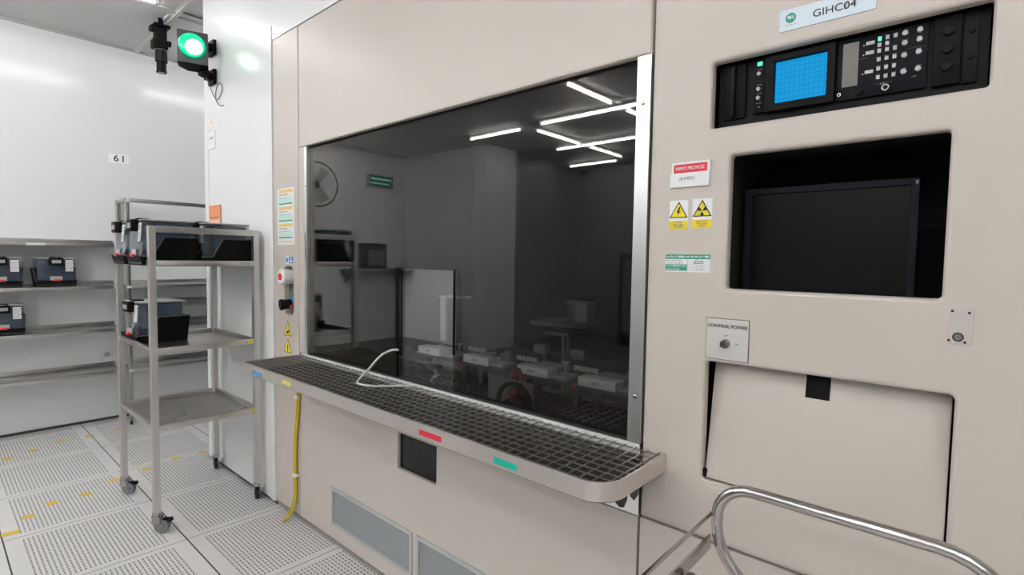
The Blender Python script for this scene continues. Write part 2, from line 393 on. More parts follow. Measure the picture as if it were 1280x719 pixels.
# window: metal stiles, dark gasket, glass
c(MB().box((-0.697, -0.003, 0.892), (-0.657, 0.03, 1.923), 0.001).build('window_stile', ALU, None, False), cab)['label'] = 'wide bright aluminium stile'
c(MB().box((-2.517, 0.0, 0.892), (-2.493, 0.03, 1.923), 0.001).build('window_stile', ALU, None, False), cab)
c(MB().box((-2.574, 0.001, 0.892), (-2.518, 0.03, 1.925), 0.001).build('window_stile', BEIGE, None, False), cab)
b = MB(); b.box((-2.575, 0.018, 1.9165), (-0.655, 0.03, 1.93)); b.box((-2.575, 0.006, 0.885), (-0.655, 0.03, 0.897))
for o in build_each(b, 'window_gasket', VOID, None, False): c(o, cab)
b = MB()
for z in (1.80, 1.02): b.sph((-0.677, -0.003, z), 0.006, (1, 0.5, 1), 12)
for z in (1.73, 1.50, 1.12): b.sph((-2.505, 0.0, z), 0.005, (1, 0.5, 1), 10)
for o in build_each(b, 'screw', CHROME): c(o, cab)
c(MB().box((-2.494, 0.020, 0.893), (-0.697, 0.026, 1.921)).build('window_glass', WGLASS, None, False), cab)
# smoked sheet in front of the glass, with a clear cut-out
hx0, hx1, hz0, hz1 = -1.762, -1.420, 0.897, 1.340
b = MB()
sm = plate('smoked_sheet', [(-2.494, 0.893), (hx0, 0.893), (hx0, hz1), (hx1, hz1), (hx1, 0.893), (-0.697, 0.893), (-0.697, 1.921), (-2.494, 1.921)], [], 0.011, 0.004, TINT, bev=0.0)
c(sm, cab)
b = MB().box((hx0-0.008, 0.006, hz0), (hx0+0.005, 0.016, hz1+0.004)).box((hx1-0.003, 0.008, 1.03), (hx1+0.002, 0.016, hz1+0.004))
for o in build_each(b, 'cutout_edge', BLACK, None, False): c(o, cab)
# chamber
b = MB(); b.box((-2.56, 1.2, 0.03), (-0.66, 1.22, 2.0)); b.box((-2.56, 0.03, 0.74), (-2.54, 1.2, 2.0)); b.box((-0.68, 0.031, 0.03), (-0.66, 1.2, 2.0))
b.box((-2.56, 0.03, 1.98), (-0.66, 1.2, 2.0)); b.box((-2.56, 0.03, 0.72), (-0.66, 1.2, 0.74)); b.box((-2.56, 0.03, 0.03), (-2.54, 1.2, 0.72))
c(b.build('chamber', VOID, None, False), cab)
b = MB()
for i in range(11): b.box((-2.5, 0.05+i*0.033, 0.840), (-0.7, 0.053+i*0.033, 0.855))
for i in range(54): b.box((-2.49+i*0.033, 0.045, 0.842), (-2.487+i*0.033, 0.39, 0.855))
c(b.build('inner_grate', DARK, None, False), cab)
c(MB().box((-2.5, 0.386, 0.82), (-0.7, 0.392, 0.868)).build('inner_rail', STEELH, None, False), cab)
# small dark window low on the panel
c(MB().box((-1.745, 0.014, 0.518), (-1.494, 0.018, 0.676)).build('small_window', SMOKEG, None, False), cab)
c(MB().box((-1.745, 0.08, 0.518), (-1.494, 0.09, 0.676)).box((-1.72, 0.05, 0.53), (-1.70, 0.08, 0.66)).build('small_window_backing', DARK, None, False), cab)
# vents
for x0, x1 in ((-2.262, -1.640), (-1.613, -0.990)):
    f = plate('vent', rrect(x0, 0.102, x1, 0.288, 0.001), [rrect(x0+0.016, 0.118, x1-0.016, 0.272)], -0.005, 0.012, VENT, bev=0.001); f.data.materials[0] = mat('vent_frame', (0.46, 0.47, 0.47), 0.45); c(f, cab)
    b = MB(); n = 24
    for i in range(n):
        z = 0.119 + (0.153)*i/n
        b.hexa([(x0+0.015, 0.001, z), (x1-0.015, 0.001, z), (x1-0.015, 0.009, z+0.003), (x0+0.015, 0.009, z+0.003)],
               [(x0+0.015, 0.001, z+0.0022), (x1-0.015, 0.001, z+0.0022), (x1-0.015, 0.009, z+0.0052), (x0+0.015, 0.009, z+0.0052)])
    s_ = b.build('louvre', VENT, None, False); s_.parent = f
    s_ = MB().box((x0+0.012, 0.010, 0.115), (x1-0.012, 0.012, 0.275)).build('backing', mat('vent_backing', (0.10, 0.105, 0.11), 0.7), None, False); s_.parent = f
# mushroom stop switch and connector in the slot
e = thing('stop_button', 'round white and red emergency button in the slot of the beige column', 'button', (-2.70, 0.0, 1.275))
MB().cyl((0, 0.03, 0), (0, -0.034, 0), 0.037, 0.041, n=28).build('housing', WP, e)
MB().cyl((0, -0.034, 0), (0, -0.040, 0), 0.041, 0.034, n=28).build('shroud_rim', WP, e)
MB().cyl((0, -0.040, 0), (0, -0.044, 0), 0.019, 0.017, n=24).build('button', REDD, e)
e = thing('cable_connector', 'black round connector with blue collar low in the column slot', 'connector', (-2.665, 0.0, 1.135))
MB().cyl((0.0, 0.07, 0.01), (0.0, 0.005, 0.01), 0.03, n=24).build('collar', BLUET, e)
MB().cyl((-0.01, 0.005, 0), (-0.018, -0.036, -0.004), 0.024, 0.026, n=24).cyl((-0.018, -0.036, -0.004), (-0.020, -0.048, -0.005), 0.030, 0.028, n=24).build('grip', BLACK, e)
MB().cyl((0.012, 0.004, -0.012), (0.012, -0.01, -0.012), 0.008, n=12).build('plug', REDD, e)

# ------------------------------------------------------------------ control console
con = thing('control_console', 'beige control console to the right of the wide dark window', 'machine', (0.3, 0.4, 0))
op1 = rrect(-0.497, 1.708, 0.0, 1.862, 0.006); op2 = rrect(-0.447, 1.323, -0.048, 1.638, 0.008); op3 = rrect(-0.489, 0.846, -0.020, 1.143, 0.010)
cp = rrect(-0.035, 1.240, 0.0, 1.308, 0.001)
c(plate('front_panel', rrect(-0.653, 0.697, 1.30, 2.523, 0.002), [op1, op2, op3], 0.0, 0.03, BEIGE, bev=0.009), con)
c(plate('lower_panel', rrect(-0.653, 0.033, 1.30, 0.692, 0.002), [], 0.0, 0.02, BEIGE, bev=0.002), con)
b = MB()
for (x0, z0, x1, z1) in ((-0.52, 1.69, 0.02, 1.88), (-0.47, 1.30, -0.03, 1.66), (-0.51, 0.83, 0.0, 1.16)):
    b.box((x0, 0.40, z0), (x1, 0.41, z1)); b.box((x0-0.01, 0.03, z0), (x0, 0.40, z1)); b.box((x1, 0.03, z0), (x1+0.01, 0.40, z1))
    b.box((x0, 0.03, z0-0.01), (x1, 0.40, z0)); b.box((x0, 0.03, z1), (x1, 0.40, z1+0.01))
c(b.build('bay', VOID, None, False), con)
c(MB().box((-0.6535, 0.03, 0.0), (-0.64, 0.9, 2.52)).build('side_panel', BEIGE, None, False), con)
# fold down flap, hinged low, its top tipped inwards
fl = child(MB().box((-0.2305, 0.0, 0.0), (0.2305, 0.012, 0.293), 0.003).build('flap', BEIGE), con)
fl.location = Vector((-0.2540, 0.008, 0.851)); fl.rotation_euler = (math.radians(-9), 0, 0)
q = plate('flap_handle', rrect(-0.024, 0.236, 0.024, 0.293, 0.001), [rrect(-0.013, 0.256, 0.013, 0.280, 0.001)], -0.002, 0.008, BLACK, bev=0.001); q.parent = fl
q = MB().box((-0.0135, -0.0012, 0.2555), (0.0135, -0.0004, 0.2805)).box((-0.008, -0.003, 0.262), (0.006, 0.001, 0.275), 0.001).build('latch', BLACKM); q.parent = fl
b = MB().cyl((-0.485, 0.012, 0.852), (-0.485, 0.012, 0.872), 0.006)
c(b.build('hinge', BLACKM), con)
# connector plate
cpl = plate('connector_plate', cp, [], -0.001, 0.003, mat('pale_plate', (0.56, 0.52, 0.49), 0.4), bev=0.0005); c(cpl, con)
b = MB()
for x, z in ((-0.031, 1.302), (-0.007, 1.300), (-0.034, 1.247), (-0.011, 1.245)): b.cyl((x, -0.0018, z), (x, 0.001, z), 0.0024, n=12)
b.cyl((-0.021, -0.0018, 1.254), (-0.021, 0.001, 1.254), 0.0085, n=24)
build_each(b, 'hole', INK, cpl)
q = MB().cyl((-0.021, -0.003, 1.254), (-0.021, -0.0012, 1.254), 0.0062, n=20).build('socket', CHROME); q.parent = cpl

def sticker(name, label, cat, x, y, z, group=None): return thing(name, label, cat, (x, y, z), group=group)

# key switch plate
kp = thing('key_switch_plate', 'pale square plate with a key switch reading CONTROL POWER', 'switch', (-0.44, 0.0, 1.2015))
slab('border', -0.0505, -0.0500, 0.0505, 0.0500, 0, 0.0012, INK, kp)
slab('plate', -0.0492, -0.0487, 0.0492, 0.0487, -0.0012, 0.0008, mat('pale_plate2', (0.60, 0.58, 0.56), 0.4), kp)
text('lettering', 'CONTROL POWER', 0.0108, (0, -0.0022, 0.031), INK, kp, bold=0.0002)
text('lettering', 'OFF', 0.005, (-0.002, -0.0022, 0.009), INK, kp); text('lettering', 'ON', 0.005, (0.023, -0.0022, -0.009), INK, kp)
MB().cyl((-0.002, -0.002, -0.010), (-0.002, -0.009, -0.010), 0.0115, 0.0105, n=28).cyl((-0.002, -0.009, -0.010), (-0.002, -0.014, -0.010), 0.0085, 0.008, n=24).build('lock_barrel', CHROME, kp)
MB().box((-0.0095, -0.021, -0.0165), (-0.004, -0.013, -0.0035), 0.001).build('key', mat('dark_chrome', (0.16, 0.15, 0.14), 0.25, 1.0), kp)

# name plate
npl = thing('name_plate', 'pale blue name plate with round green emblem reading GIHC04', 'sign', (-0.264, 0.0, 1.9165))
slab('plate', -0.0885, -0.0225, 0.0885, 0.0225, 0, 0.002, PLATE, npl)
text('lettering', 'GIHC04', 0.0215, (0.016, -0.0025, -0.002), INK, npl, sx=1.08)
MB().tube([(0.0345, -0.0026, -0.0085), (0.0395, -0.0026, 0.0050)], 0.0006, 6).build('zero_slash', INK, npl)
MB().cyl((-0.066, -0.002, 0.003), (-0.066, -0.0028, 0.003), 0.0105, n=28).build('emblem', GREEN, npl)
q = text('emblem_letters', '8H', 0.0105, (-0.066, -0.0031, 0.003), PAPER, npl, bold=0.0003)
for i in range(8): slab('small_print', -0.076+i*0.0026, -0.0125, -0.0744+i*0.0026, -0.0108, -0.002, 0.0003, INKG, npl) if i % 4 != 2 else None

# red plate sign
sg = thing('status_sign', 'white tilted sign plate with red field reading MIMO PROVOZ', 'sign', (-0.544, 0.0, 1.602))
Mt = Matrix.Rotation(math.radians(-1.5), 4, 'Y')
MB().prism([(-0.050, -0.030), (0.049, -0.030), (0.051, 0.031), (-0.046, 0.031), (-0.047, 0.004), (-0.050, 0.002)], -0.006, 0, 'xz').build('plate', PAPER, sg, False)
slab('red_field', -0.041, 0.005, 0.044, 0.026, -0.006, 0.0005, RED, sg, 0.002)
text('lettering', 'MIMO PROVOZ', 0.0118, (0.001, -0.007, 0.0152), PAPER, sg, sx=0.9)
text('lettering', 'AHMPS1', 0.012, (-0.006, -0.0064, -0.010), INKG, sg, sx=0.95)

def tri(r, cz=0.0): return [(-0.866*r, cz-0.5*r), (0.866*r, cz-0.5*r), (0, cz+r)]
def warn(x, z, label, kind, lines, w=0.0245, h=0.036):
    t = thing('warning_label', label, 'sign', (x, 0, z))
    slab('card', -w, -h, w, h, 0, 0.0006, PAPER, t)
    slab('yellow_field', -w, -h, w, -h+0.021, -0.0006, 0.0003, YEL, t)
    MB().prism(tri(0.0275, 0.006), -0.0009, -0.0006, 'xz').build('triangle_border', INK, t, False)
    MB().prism(tri(0.0225, 0.006), -0.0012, -0.0009, 'xz').build('triangle', YEL, t, False)
    if kind == 'bolt':
        MB().prism([(0.001, 0.019), (-0.006, 0.005), (-0.001, 0.006), (-0.004, -0.002), (0.0062, 0.009), (0.0012, 0.008), (0.005, 0.019)], -0.0015, -0.0012, 'xz').build('symbol', INK, t, False)
    else:
        b = MB()
        for a in (30, 150, 270):
            pts = [(0.0035*math.cos(math.radians(a+d)), 0.006+0.0035*math.sin(math.radians(a+d))) for d in (-26, 26)]
            arc = [(0.0115*math.cos(math.radians(a+d)), 0.006+0.0115*math.sin(math.radians(a+d))) for d in (26, 13, 0, -13, -26)]
            b.prism(pts+arc, -0.0015, -0.0012, 'xz')
        b.cyl((0, -0.0012, 0.006), (0, -0.0015, 0.006), 0.0018, n=12); b.build('symbol', INK, t, False)
    for i, s_ in enumerate(lines): text('lettering', s_, 0.0050, (0, -0.0011, -h+0.0165-0.0056*i), INKG, t)
warn(-0.571, 1.504, 'small yellow warning label with a lightning bolt triangle', 'bolt', ['POZOR', 'ELEKTRICKE', 'ZARIZENI'])
warn(-0.511, 1.505, 'small yellow warning label with a radiation trefoil triangle', 'rad', ['NEBEZPECNE', 'NEVSTUPUJ', 'ZARENI'])
# green table sticker
gt = thing('inspection_sticker', 'green and white inspection table sticker below the warning labels', 'sign', (-0.544, 0, 1.382))
slab('card', -0.0575, -0.022, 0.0575, 0.022, 0, 0.0006, PAPER, gt)
slab('green_header', -0.0575, 0.0105, 0.0575, 0.022, -0.0006, 0.0003, GREEN, gt)
slab('green_field', -0.0575, -0.019, -0.001, -0.003, -0.0006, 0.0003, GREEN, gt)
b = MB()
for z in (0.004, -0.003, -0.010, -0.016): b.box((0.0, -0.0008, z), (0.057, -0.0006, z+0.0005))
b.box((0.0, -0.0008, -0.02), (0.0006, -0.0006, 0.0105)); b.build('grid_line', INKG, gt, False)
def scrib(parent, x0, x1, z, h, m_, y=-0.0011, seed=1):
    rnd = random.Random(seed); b = MB(); x = x0
    while x < x1:
        w_ = rnd.uniform(0.5, 1.2)*h*0.6; b.box((x, y-0.0002, z), (x+w_, y, z+h*rnd.choice((0.7, 1)))); x += w_+h*rnd.choice((0.25, 0.25, 0.8))
    return b.build('small_print', m_, parent, False)
scrib(gt, -0.054, 0.052, 0.0145, 0.0045, PAPER, seed=2); scrib(gt, -0.054, -0.015, 0.0055, 0.0028, INKG, seed=3); scrib(gt, -0.054, -0.012, -0.001, 0.0025, INKG, seed=4)
scrib(gt, -0.054, -0.006, -0.0085, 0.0035, PAPER, seed=5); scrib(gt, -0.054, -0.022, -0.0165, 0.0035, PAPER, seed=6)
scrib(gt, 0.022, 0.042, -0.0075, 0.0028, INKG, seed=7); scrib(gt, 0.02, 0.04, -0.0155, 0.002, INKG, seed=8)
MB().tube([(0.018, -0.001, 0.0005), (0.024, -0.001, 0.010), (0.027, -0.001, 0.005), (0.040, -0.001, 0.006)], 0.0006, 6).tube([(0.016, -0.001, 0.0005), (0.041, -0.001, 0.001)], 0.0008, 6).build('signature', INK, gt)

# instruction sheet on the column
sh = thing('instruction_sheet', 'tall white instruction sheet with orange and green bars on the beige column', 'sign', (-2.715, 0, 1.590))
slab('sheet', -0.095, -0.148, 0.093, 0.146, 0, 0.001, PAPER, sh)
for i in range(3):
    z = 0.138-0.088*i
    slab('orange_bar', -0.078, z-0.016, 0.080, z, -0.001, 0.0003, AMBER, sh)
    slab('mint_field', -0.078, z-0.066, 0.074, z-0.045, -0.001, 0.0003, MINT, sh)
    slab('green_bar', -0.078, z-0.076, 0.074, z-0.069, -0.001, 0.0004, GREEN, sh)
    scrib(sh, -0.07, 0.02, z-0.029, 0.007, INKG, -0.0013, seed=10+i); scrib(sh, -0.07, 0.05, z-0.043, 0.004, INKG, -0.0013, seed=20+i)
    scrib(sh, -0.06, 0.06, z-0.011, 0.006, YEL, -0.0014, seed=30+i)
slab('orange_bar', -0.078, -0.136, 0.080, -0.128, -0.001, 0.0003, AMBER, sh)
# blue sticker and two triangles on the column
bs = thing('mandatory_sign', 'small blue pictogram sticker above the white emergency button', 'sign', (-2.676, 0, 1.363))
slab('card', -0.042, -0.020, 0.042, 0.020, 0, 0.0006, PAPER, bs)
MB().cyl((-0.026, -0.0006, 0), (-0.026, -0.001, 0), 0.013, n=24).build('blue_disc', BLUET, bs)
slab('blue_field', -0.006, -0.018, 0.040, 0.018, -0.0006, 0.0004, BLUET, bs)
MB().cyl((0.016, -0.001, 0.008), (0.016, -0.0013, 0.008), 0.006, n=16).box((0.004, -0.0013, -0.012), (0.030, -0.001, 0.0)).build('pictogram', PAPER, bs)
def triw(x, z, label, k):
    t = thing('warning_triangle', label, 'sign', (x, 0, z)); r = 0.052
    MB().prism(tri(r), -0.0008, 0, 'xz').build('triangle_border', INK, t, False)
    MB().prism(tri(r-0.006), -0.0012, -0.0008, 'xz').build('triangle', YEL, t, False)
    b = MB()
    if k: b.box((-0.014, -0.0016, -0.014), (0.012, -0.0012, -0.004)).cyl((0.008, -0.0012, -0.002), (0.008, -0.0016, -0.002), 0.007, n=12)
    else: b.box((-0.004, -0.0016, -0.012), (0.004, -0.0012, 0.016)).cyl((0.0, -0.0012, -0.017), (0, -0.0016, -0.017), 0.004, n=12)
    b.build('symbol', INK, t, False)
triw(-2.702, 0.990, 'yellow warning triangle sticker, upper of the two under the column slot', 1)
triw(-2.702, 0.900, 'yellow warning triangle sticker, lower of the two just above the shelf', 0)

# ------------------------------------------------------------------ oscilloscope
os_ = thing('oscilloscope', 'black rack mounted oscilloscope with a glowing blue grid screen', 'oscilloscope', (-0.2485, 0.034, 1.716))
X0, Z0 = -0.2485, 1.716
def lb(x0, z0, x1, z1, y0, y1, bev=0.0, b=None):
    return (b or MB()).box((x0-X0, y0, z0-Z0), (x1-X0, y1, z1-Z0), bev)
lb(-0.494, 1.716, -0.003, 1.860, 0.006, 0.30).build('case', BLACKM, os_)
lb(-0.480, 1.730, -0.430, 1.857, -0.002, 0.006, 0.002).build('blank_panel', BLACK, os_)
q = lb(-0.462, 1.735, -0.452, 1.853, -0.014, -0.002, 0.003).build('grab_handle', BLACKM, os_)
lb(-0.412, 1.735, -0.388, 1.858, -0.003, 0.006, 0.001).build('button_panel', BLACK, os_)
# screen frame
f = plate('screen_frame', rrect(-0.386-X0, 1.732-Z0, -0.246-X0, 1.857-Z0, 0.002), [rrect(-0.366-X0, 1.749-Z0, -0.262-X0, 1.842-Z0, 0.002)], -0.010, 0.016, BLACK, os_, bev=0.002)
def crt():
    M = bpy.data.materials.new('blue_graticule_screen'); M.use_nodes = True; nt = M.node_tree; b = nt.nodes['Principled BSDF']; L = nt.links.new
    tc = nt.nodes.new('ShaderNodeTexCoord'); sp = nt.nodes.new('ShaderNodeSeparateXYZ'); L(tc.outputs['Object'], sp.inputs[0])
    def g(sock, per, off):
        a = nt.nodes.new('ShaderNodeMath'); a.operation = 'MULTIPLY_ADD'; a.inputs[1].default_value = 1/per; a.inputs[2].default_value = off; L(sock, a.inputs[0])
        fr = nt.nodes.new('ShaderNodeMath'); fr.operation = 'FRACT'; L(a.outputs[0], fr.inputs[0])
        lt = nt.nodes.new('ShaderNodeMath'); lt.operation = 'LESS_THAN'; lt.inputs[1].default_value = 0.12; L(fr.outputs[0], lt.inputs[0]); return lt.outputs[0]
    mx = nt.nodes.new('ShaderNodeMath'); mx.operation = 'MAXIMUM'; L(g(sp.outputs[0], 0.0098, 0.0), mx.inputs[0]); L(g(sp.outputs[2], 0.0112, 0.2), mx.inputs[1])
    cm = nt.nodes.new('ShaderNodeMix'); cm.data_type = 'RGBA'; L(mx.outputs[0], cm.inputs[0])
    cm.inputs[6].default_value = (0.002, 0.155, 0.34, 1); cm.inputs[7].default_value = (0.001, 0.10, 0.23, 1)
    b.inputs['Base Color'].default_value = (0.002, 0.004, 0.006, 1); b.inputs['Roughness'].default_value = 0.6; b.inputs['Specular IOR Level'].default_value = 0.1
    L(cm.outputs[2], b.inputs['Emission Color']); b.inputs['Emission Strength'].default_value = 1.0
    return M
lb(-0.3665, 1.7485, -0.2615, 1.8425, 0.0005, 0.0055).build('screen', crt(), os_, False)
b = MB()
for x in (-0.4005,):
    for z in (1.824, 1.789, 1.769): b.cyl((x-X0, -0.003, z-Z0), (x-X0, -0.009, z-Z0), 0.0046, 0.004, n=16)
build_each(b, 'knob', KEY, os_)
lb(-0.405, 1.842, -0.394, 1.851, -0.005, -0.003).build('power_button', KEYG, os_, False)
for z in (1.834, 1.799, 1.779, 1.757): scrib(os_, -0.405-X0, -0.394-X0, z-Z0-0.001, 0.0022, INKG, -0.0031, seed=int(z*1000))
MB().cyl((-0.3985-X0, -0.003, 1.748-Z0), (-0.3985-X0, -0.005, 1.748-Z0), 0.002, n=12).build('led', INKG, os_)
lb(-0.244, 1.732, -0.092, 1.857, -0.002, 0.006, 0.001).build('control_panel', mat('blue_black_panel', (0.008, 0.009, 0.013), 0.5, spec=0.12), os_)
lb(-0.2335, 1.758, -0.2055, 1.848, -0.004, -0.001).build('lcd_window', LCD, os_, False)
b = MB()
for z, in ((1.8365,), (1.817,), (1.7785,)):
    lb(-0.1935, z, -0.1790, z+0.0065, -0.0045, -0.002, b=b); lb(-0.1985, z-0.0005, -0.1960, z+0.002, -0.003, -0.002, b=b)
build_each(b, 'bar_key', KEY, os_, False)
rows = [(1.8400, (0, 1, 2)), (1.8280, (0, 1)), (1.8160, (0, 1, 2)), (1.7990, (0, 1, 2)), (1.7810, (0, 1, 2)), (1.7635, (0, 1, 2))]
for i, (z, cs) in enumerate(rows):
    for k_ in cs:
        x = -0.1735+0.0130*k_
        lb(x, z, x+0.0062, z+0.0075, -0.0048, -0.002).build('key', KEYG if (i == 0 and k_ == 0) else KEY, os_, False)
        scrib(os_, x-0.001-X0, x+0.006-X0, z+0.0085-Z0, 0.0016, INKG, -0.0021, seed=i*7+k_)
for x, zs in ((-0.1285, (1.8435, 1.8245, 1.8005, 1.7690)), (-0.1055, (1.8440, 1.8260, 1.8025, 1.7700))):
    for z in zs:
        MB().cyl((x-X0, -0.002, z-Z0), (x-X0, -0.009, z-Z0), 0.0052, 0.0046, n=20).build('rotary_knob', KEY, os_)
        scrib(os_, x-0.004-X0, x+0.004-X0, z+0.0068-Z0, 0.0016, INKG, -0.0021, seed=int(z*999))
MB().cyl((-0.156-X0, -0.002, 1.7425-Z0), (-0.156-X0, -0.013, 1.7425-Z0), 0.0066, n=24).build('bnc_socket', mat('dull_nickel', (0.28, 0.28, 0.28), 0.4, 1.0), os_)
MB().cyl((-0.156-X0, -0.0131, 1.7425-Z0), (-0.156-X0, -0.0135, 1.7425-Z0), 0.004, n=16).build('socket_core', BLACK, os_)
MB().torus((-0.238-X0, -0.003, 1.745-Z0), (0, 1, 0), 0.003, 0.001, 20, 6).build('probe_terminal', CHROME, os_)
MB().cyl((-0.203-X0, -0.002, 1.744-Z0), (-0.203-X0, -0.008, 1.744-Z0), 0.006, n=20).build('black_knob', BLACK, os_)
for a_, x, z in (('EXT', -0.1625, 1.7535), ('x N', -0.1115, 1.757)): text('lettering', a_, 0.0045, (x-X0, -0.0024, z-Z0), KEY, os_)
b = MB(); lb(-0.176, 1.7545, -0.145, 1.7548, -0.0024, -0.002, b=b); lb(-0.21, 1.811, -0.19, 1.8113, -0.0024, -0.002, b=b); lb(-0.125, 1.813, -0.096, 1.8133, -0.0024, -0.002, b=b); b.build('print_line', INKG, os_, False)
lb(-0.084, 1.730, -0.042, 1.858, -0.006, 0.006, 0.002).build('side_module', BLACK, os_)
b = MB()
for z in (1.829, 1.796, 1.763): b.cyl((-0.062-X0, -0.006, z-Z0), (-0.062-X0, -0.013, z-Z0), 0.0085, 0.0075, n=24)
build_each(b, 'dark_knob', BLACKM, os_)
lb(-0.040, 1.728, -0.018, 1.860, -0.001, 0.006, 0.001).build('rack_ear', BLACKM, os_)
b = MB()
for z in (1.823, 1.775): b.cyl((-0.028-X0, -0.001, z-Z0), (-0.028-X0, -0.005, z-Z0), 0.0048, 0.0038, n=16)
build_each(b, 'ear_screw', BLACK, os_)

# ------------------------------------------------------------------ monitor
mo = thing('monitor', 'switched off black monitor set back in the console opening', 'monitor', (-0.268, 0.125, 1.20))
f = plate('bezel', rrect(-0.184, 0.0, 0.170, 0.372, 0.003), [rrect(-0.168, 0.016, 0.154, 0.356, 0.001)], 0, 0.03, BEZEL, mo, bev=0.002)
MB().box((-0.169, 0.006, 0.015), (0.155, 0.010, 0.357)).build('screen', SCREEN, mo, False)
MB().box((-0.17, 0.03, 0.02), (0.155, 0.055, 0.35), 0.008).build('back_shell', BLACK, mo)
MB().box((0.162, -0.001, 0.358), (0.167, 0.001, 0.366)).build('indicator', mat('violet_mark', (0.2, 0.22, 0.4), 0.4), mo, False)
MB().box((-0.1, 0.02, -0.09), (0.1, 0.15, -0.07)).box((-0.02, 0.04, -0.07), (0.02, 0.06, 0.1)).build('stand', BLACK, mo)
cb = thing('monitor_cable', 'thin black cables looping behind the dark monitor', 'cable', (-0.2, 0.3, 1.5))
for o in build_each(MB().tube([(-0.20, 0.38, 1.64), (-0.16, 0.30, 1.60), (-0.10, 0.26, 1.595), (-0.05, 0.24, 1.61), (-0.03, 0.2, 1.645)], 0.004, 8).tube([(-0.40, 0.3, 1.65), (-0.36, 0.25, 1.60), (-0.34, 0.2, 1.50), (-0.34, 0.22, 1.40)], 0.003, 8), 'cable', BLACK): c(o, cb)

# ------------------------------------------------------------------ grating shelf
sf = thing('grating_shelf', 'long stainless tray shelf with a wire grating under the dark window', 'shelf', (-1.55, -0.145, 0.885))
ZT, XL, XR, YF = 0.887, -2.545, -0.583, -0.292
r = 0.075
out = [(XL, -0.001), (XL+0.004, YF+0.02), (XL+0.022, YF)] + [(XR-r+r*math.sin(math.radians(a)), YF+r-r*math.cos(math.radians(a))) for a in range(0, 91, 9)] + [(XR, -0.001)]
inn = [(XL+0.004, -0.001), (XL+0.008, YF+0.022), (XL+0.024, YF+0.004)] + [(XR-r+(r-0.004)*math.sin(math.radians(a)), YF+r-(r-0.004)*math.cos(math.radians(a))) for a in range(0, 91, 9)] + [(XR-0.004, -0.001)]
b = MB(); zb = ZT-0.046
Vs = [[b.b.verts.new((p[0], p[1], z)) for p in pl] for pl, z in ((out, ZT), (out, zb), (inn, zb), (inn, ZT))]
n = len(out)
for i in range(n-1):
    for a_ in range(4): b.b.faces.new((Vs[a_][i], Vs[a_][i+1], Vs[(a_+1) % 4][i+1], Vs[(a_+1) % 4][i]))
for i in (0, n-1): b.b.faces.new([Vs[a_][i] for a_ in range(4)])
rim = b.build('rim', mat('satin_rim_steel', (0.76, 0.71, 0.67), 0.42, 1.0, noise=0.03, nscale=4)); c(rim, sf)
b = MB(); b.prism([(p[0], p[1]) for p in inn], zb-0.003, zb, 'xy'); c(b.build('pan', mat('brown_black_pan', (0.016, 0.013, 0.012), 0.7), None, False), sf)
b = MB()
def ylim(x):   # front y of the tray's inside at x
    if x > XR-r: 
        d = min(1, (x-(XR-r))/(r-0.004)); return YF+r-(r-0.004)*math.sqrt(max(0, 1-d*d))
    return YF+0.004
def xlim(y):
    if y < YF+r:
        d = (YF+r-y)/(r-0.004); return XR-r+(r-0.004)*math.sqrt(max(0, 1-min(1, d)**2))
    return XR-0.004
nb = 9
for i in range(nb):
    y = -0.018-0.0325*i
    b.box((XL+0.012, y-0.0008, ZT-0.0055), (xlim(y), y+0.0008, ZT-0.002))
nx = int((XR-XL-0.03)/0.0325)
for i in range(nx+1):
    x = XR-0.018-0.0325*i
    if x > XL+0.01: b.box((x-0.0012, ylim(x), ZT-0.0050), (x+0.0012, -0.001, ZT-0.0018))
GRATE = mat('grating_wire', (0.50, 0.465, 0.44), 0.42, 1.0)
c(b.build('grate', GRATE, None, False), sf)
c(MB().box((XL, -0.0045, ZT-0.024), (-0.658, -0.001, ZT+0.004)).build('rear_rail', mat('rail_painted_glint', (0.78, 0.78, 0.77), 0.35), None, False), sf)  # matt white colour stands in for light glinting along the rail
def bracket(x):
    b = MB().prism([(-0.001, zb), (-0.12, zb), (-0.105, zb-0.04), (-0.075, zb-0.09), (-0.045, zb-0.118), (-0.025, zb-0.125), (-0.008, zb-0.11), (-0.001, zb-0.06)], x-0.002, x+0.002, 'yz')
    c(b.build('bracket', DARK, None, False), sf)
bracket(-0.69); bracket(-2.45)
for x0, x1, z0, m_, nm in ((-2.43, -2.335, -0.030, BLUET, 'blue tape mark'), (-2.135, -2.06, -0.024, mat('pale_yellow_tape', (0.8, 0.7, 0.15), 0.5), 'pale yellow tape mark'), (-1.235, -1.135, -0.026, RED, 'red tape mark'), (-0.925, -0.845, -0.028, GREENT, 'teal tape mark')):
    o = MB().box((x0, YF-0.0012, ZT+z0-0.008), (x1, YF-0.0002, ZT+z0+0.008)).build('tape_mark', m_, None, False); c(o, sf); o['label'] = nm

# hose over the grating and into the cut-out
def bez(P, n=8):
    out = []
    P = [Vector(p) for p in P]
    for i in range(len(P)-1):
        p0 = P[max(0, i-1)]; p1 = P[i]; p2 = P[i+1]; p3 = P[min(len(P)-1, i+2)]
        for k in range(n):
            t = k/n; out.append(0.5*((2*p1)+(p2-p0)*t+(2*p0-5*p1+4*p2-p3)*t*t+(3*p1-p0-3*p2+p3)*t**3))
    return out+[P[-1]]
zs = ZT+0.003
hose = MB().tube(bez([(-1.60, -0.018, zs), (-1.64, -0.05, zs), (-1.70, -0.125, zs), (-1.755, -0.158, zs+0.002), (-1.79, -0.155, zs+0.008), (-1.795, -0.105, 0.935), (-1.785, -0.055, 0.985), (-1.762, -0.020, 1.008), (-1.735, -0.004, 1.012)]), 0.0048, 10).build('hose', HOSE)
tag(hose, 'thin pale grey hose looping over the grating into the dark window', 'hose')
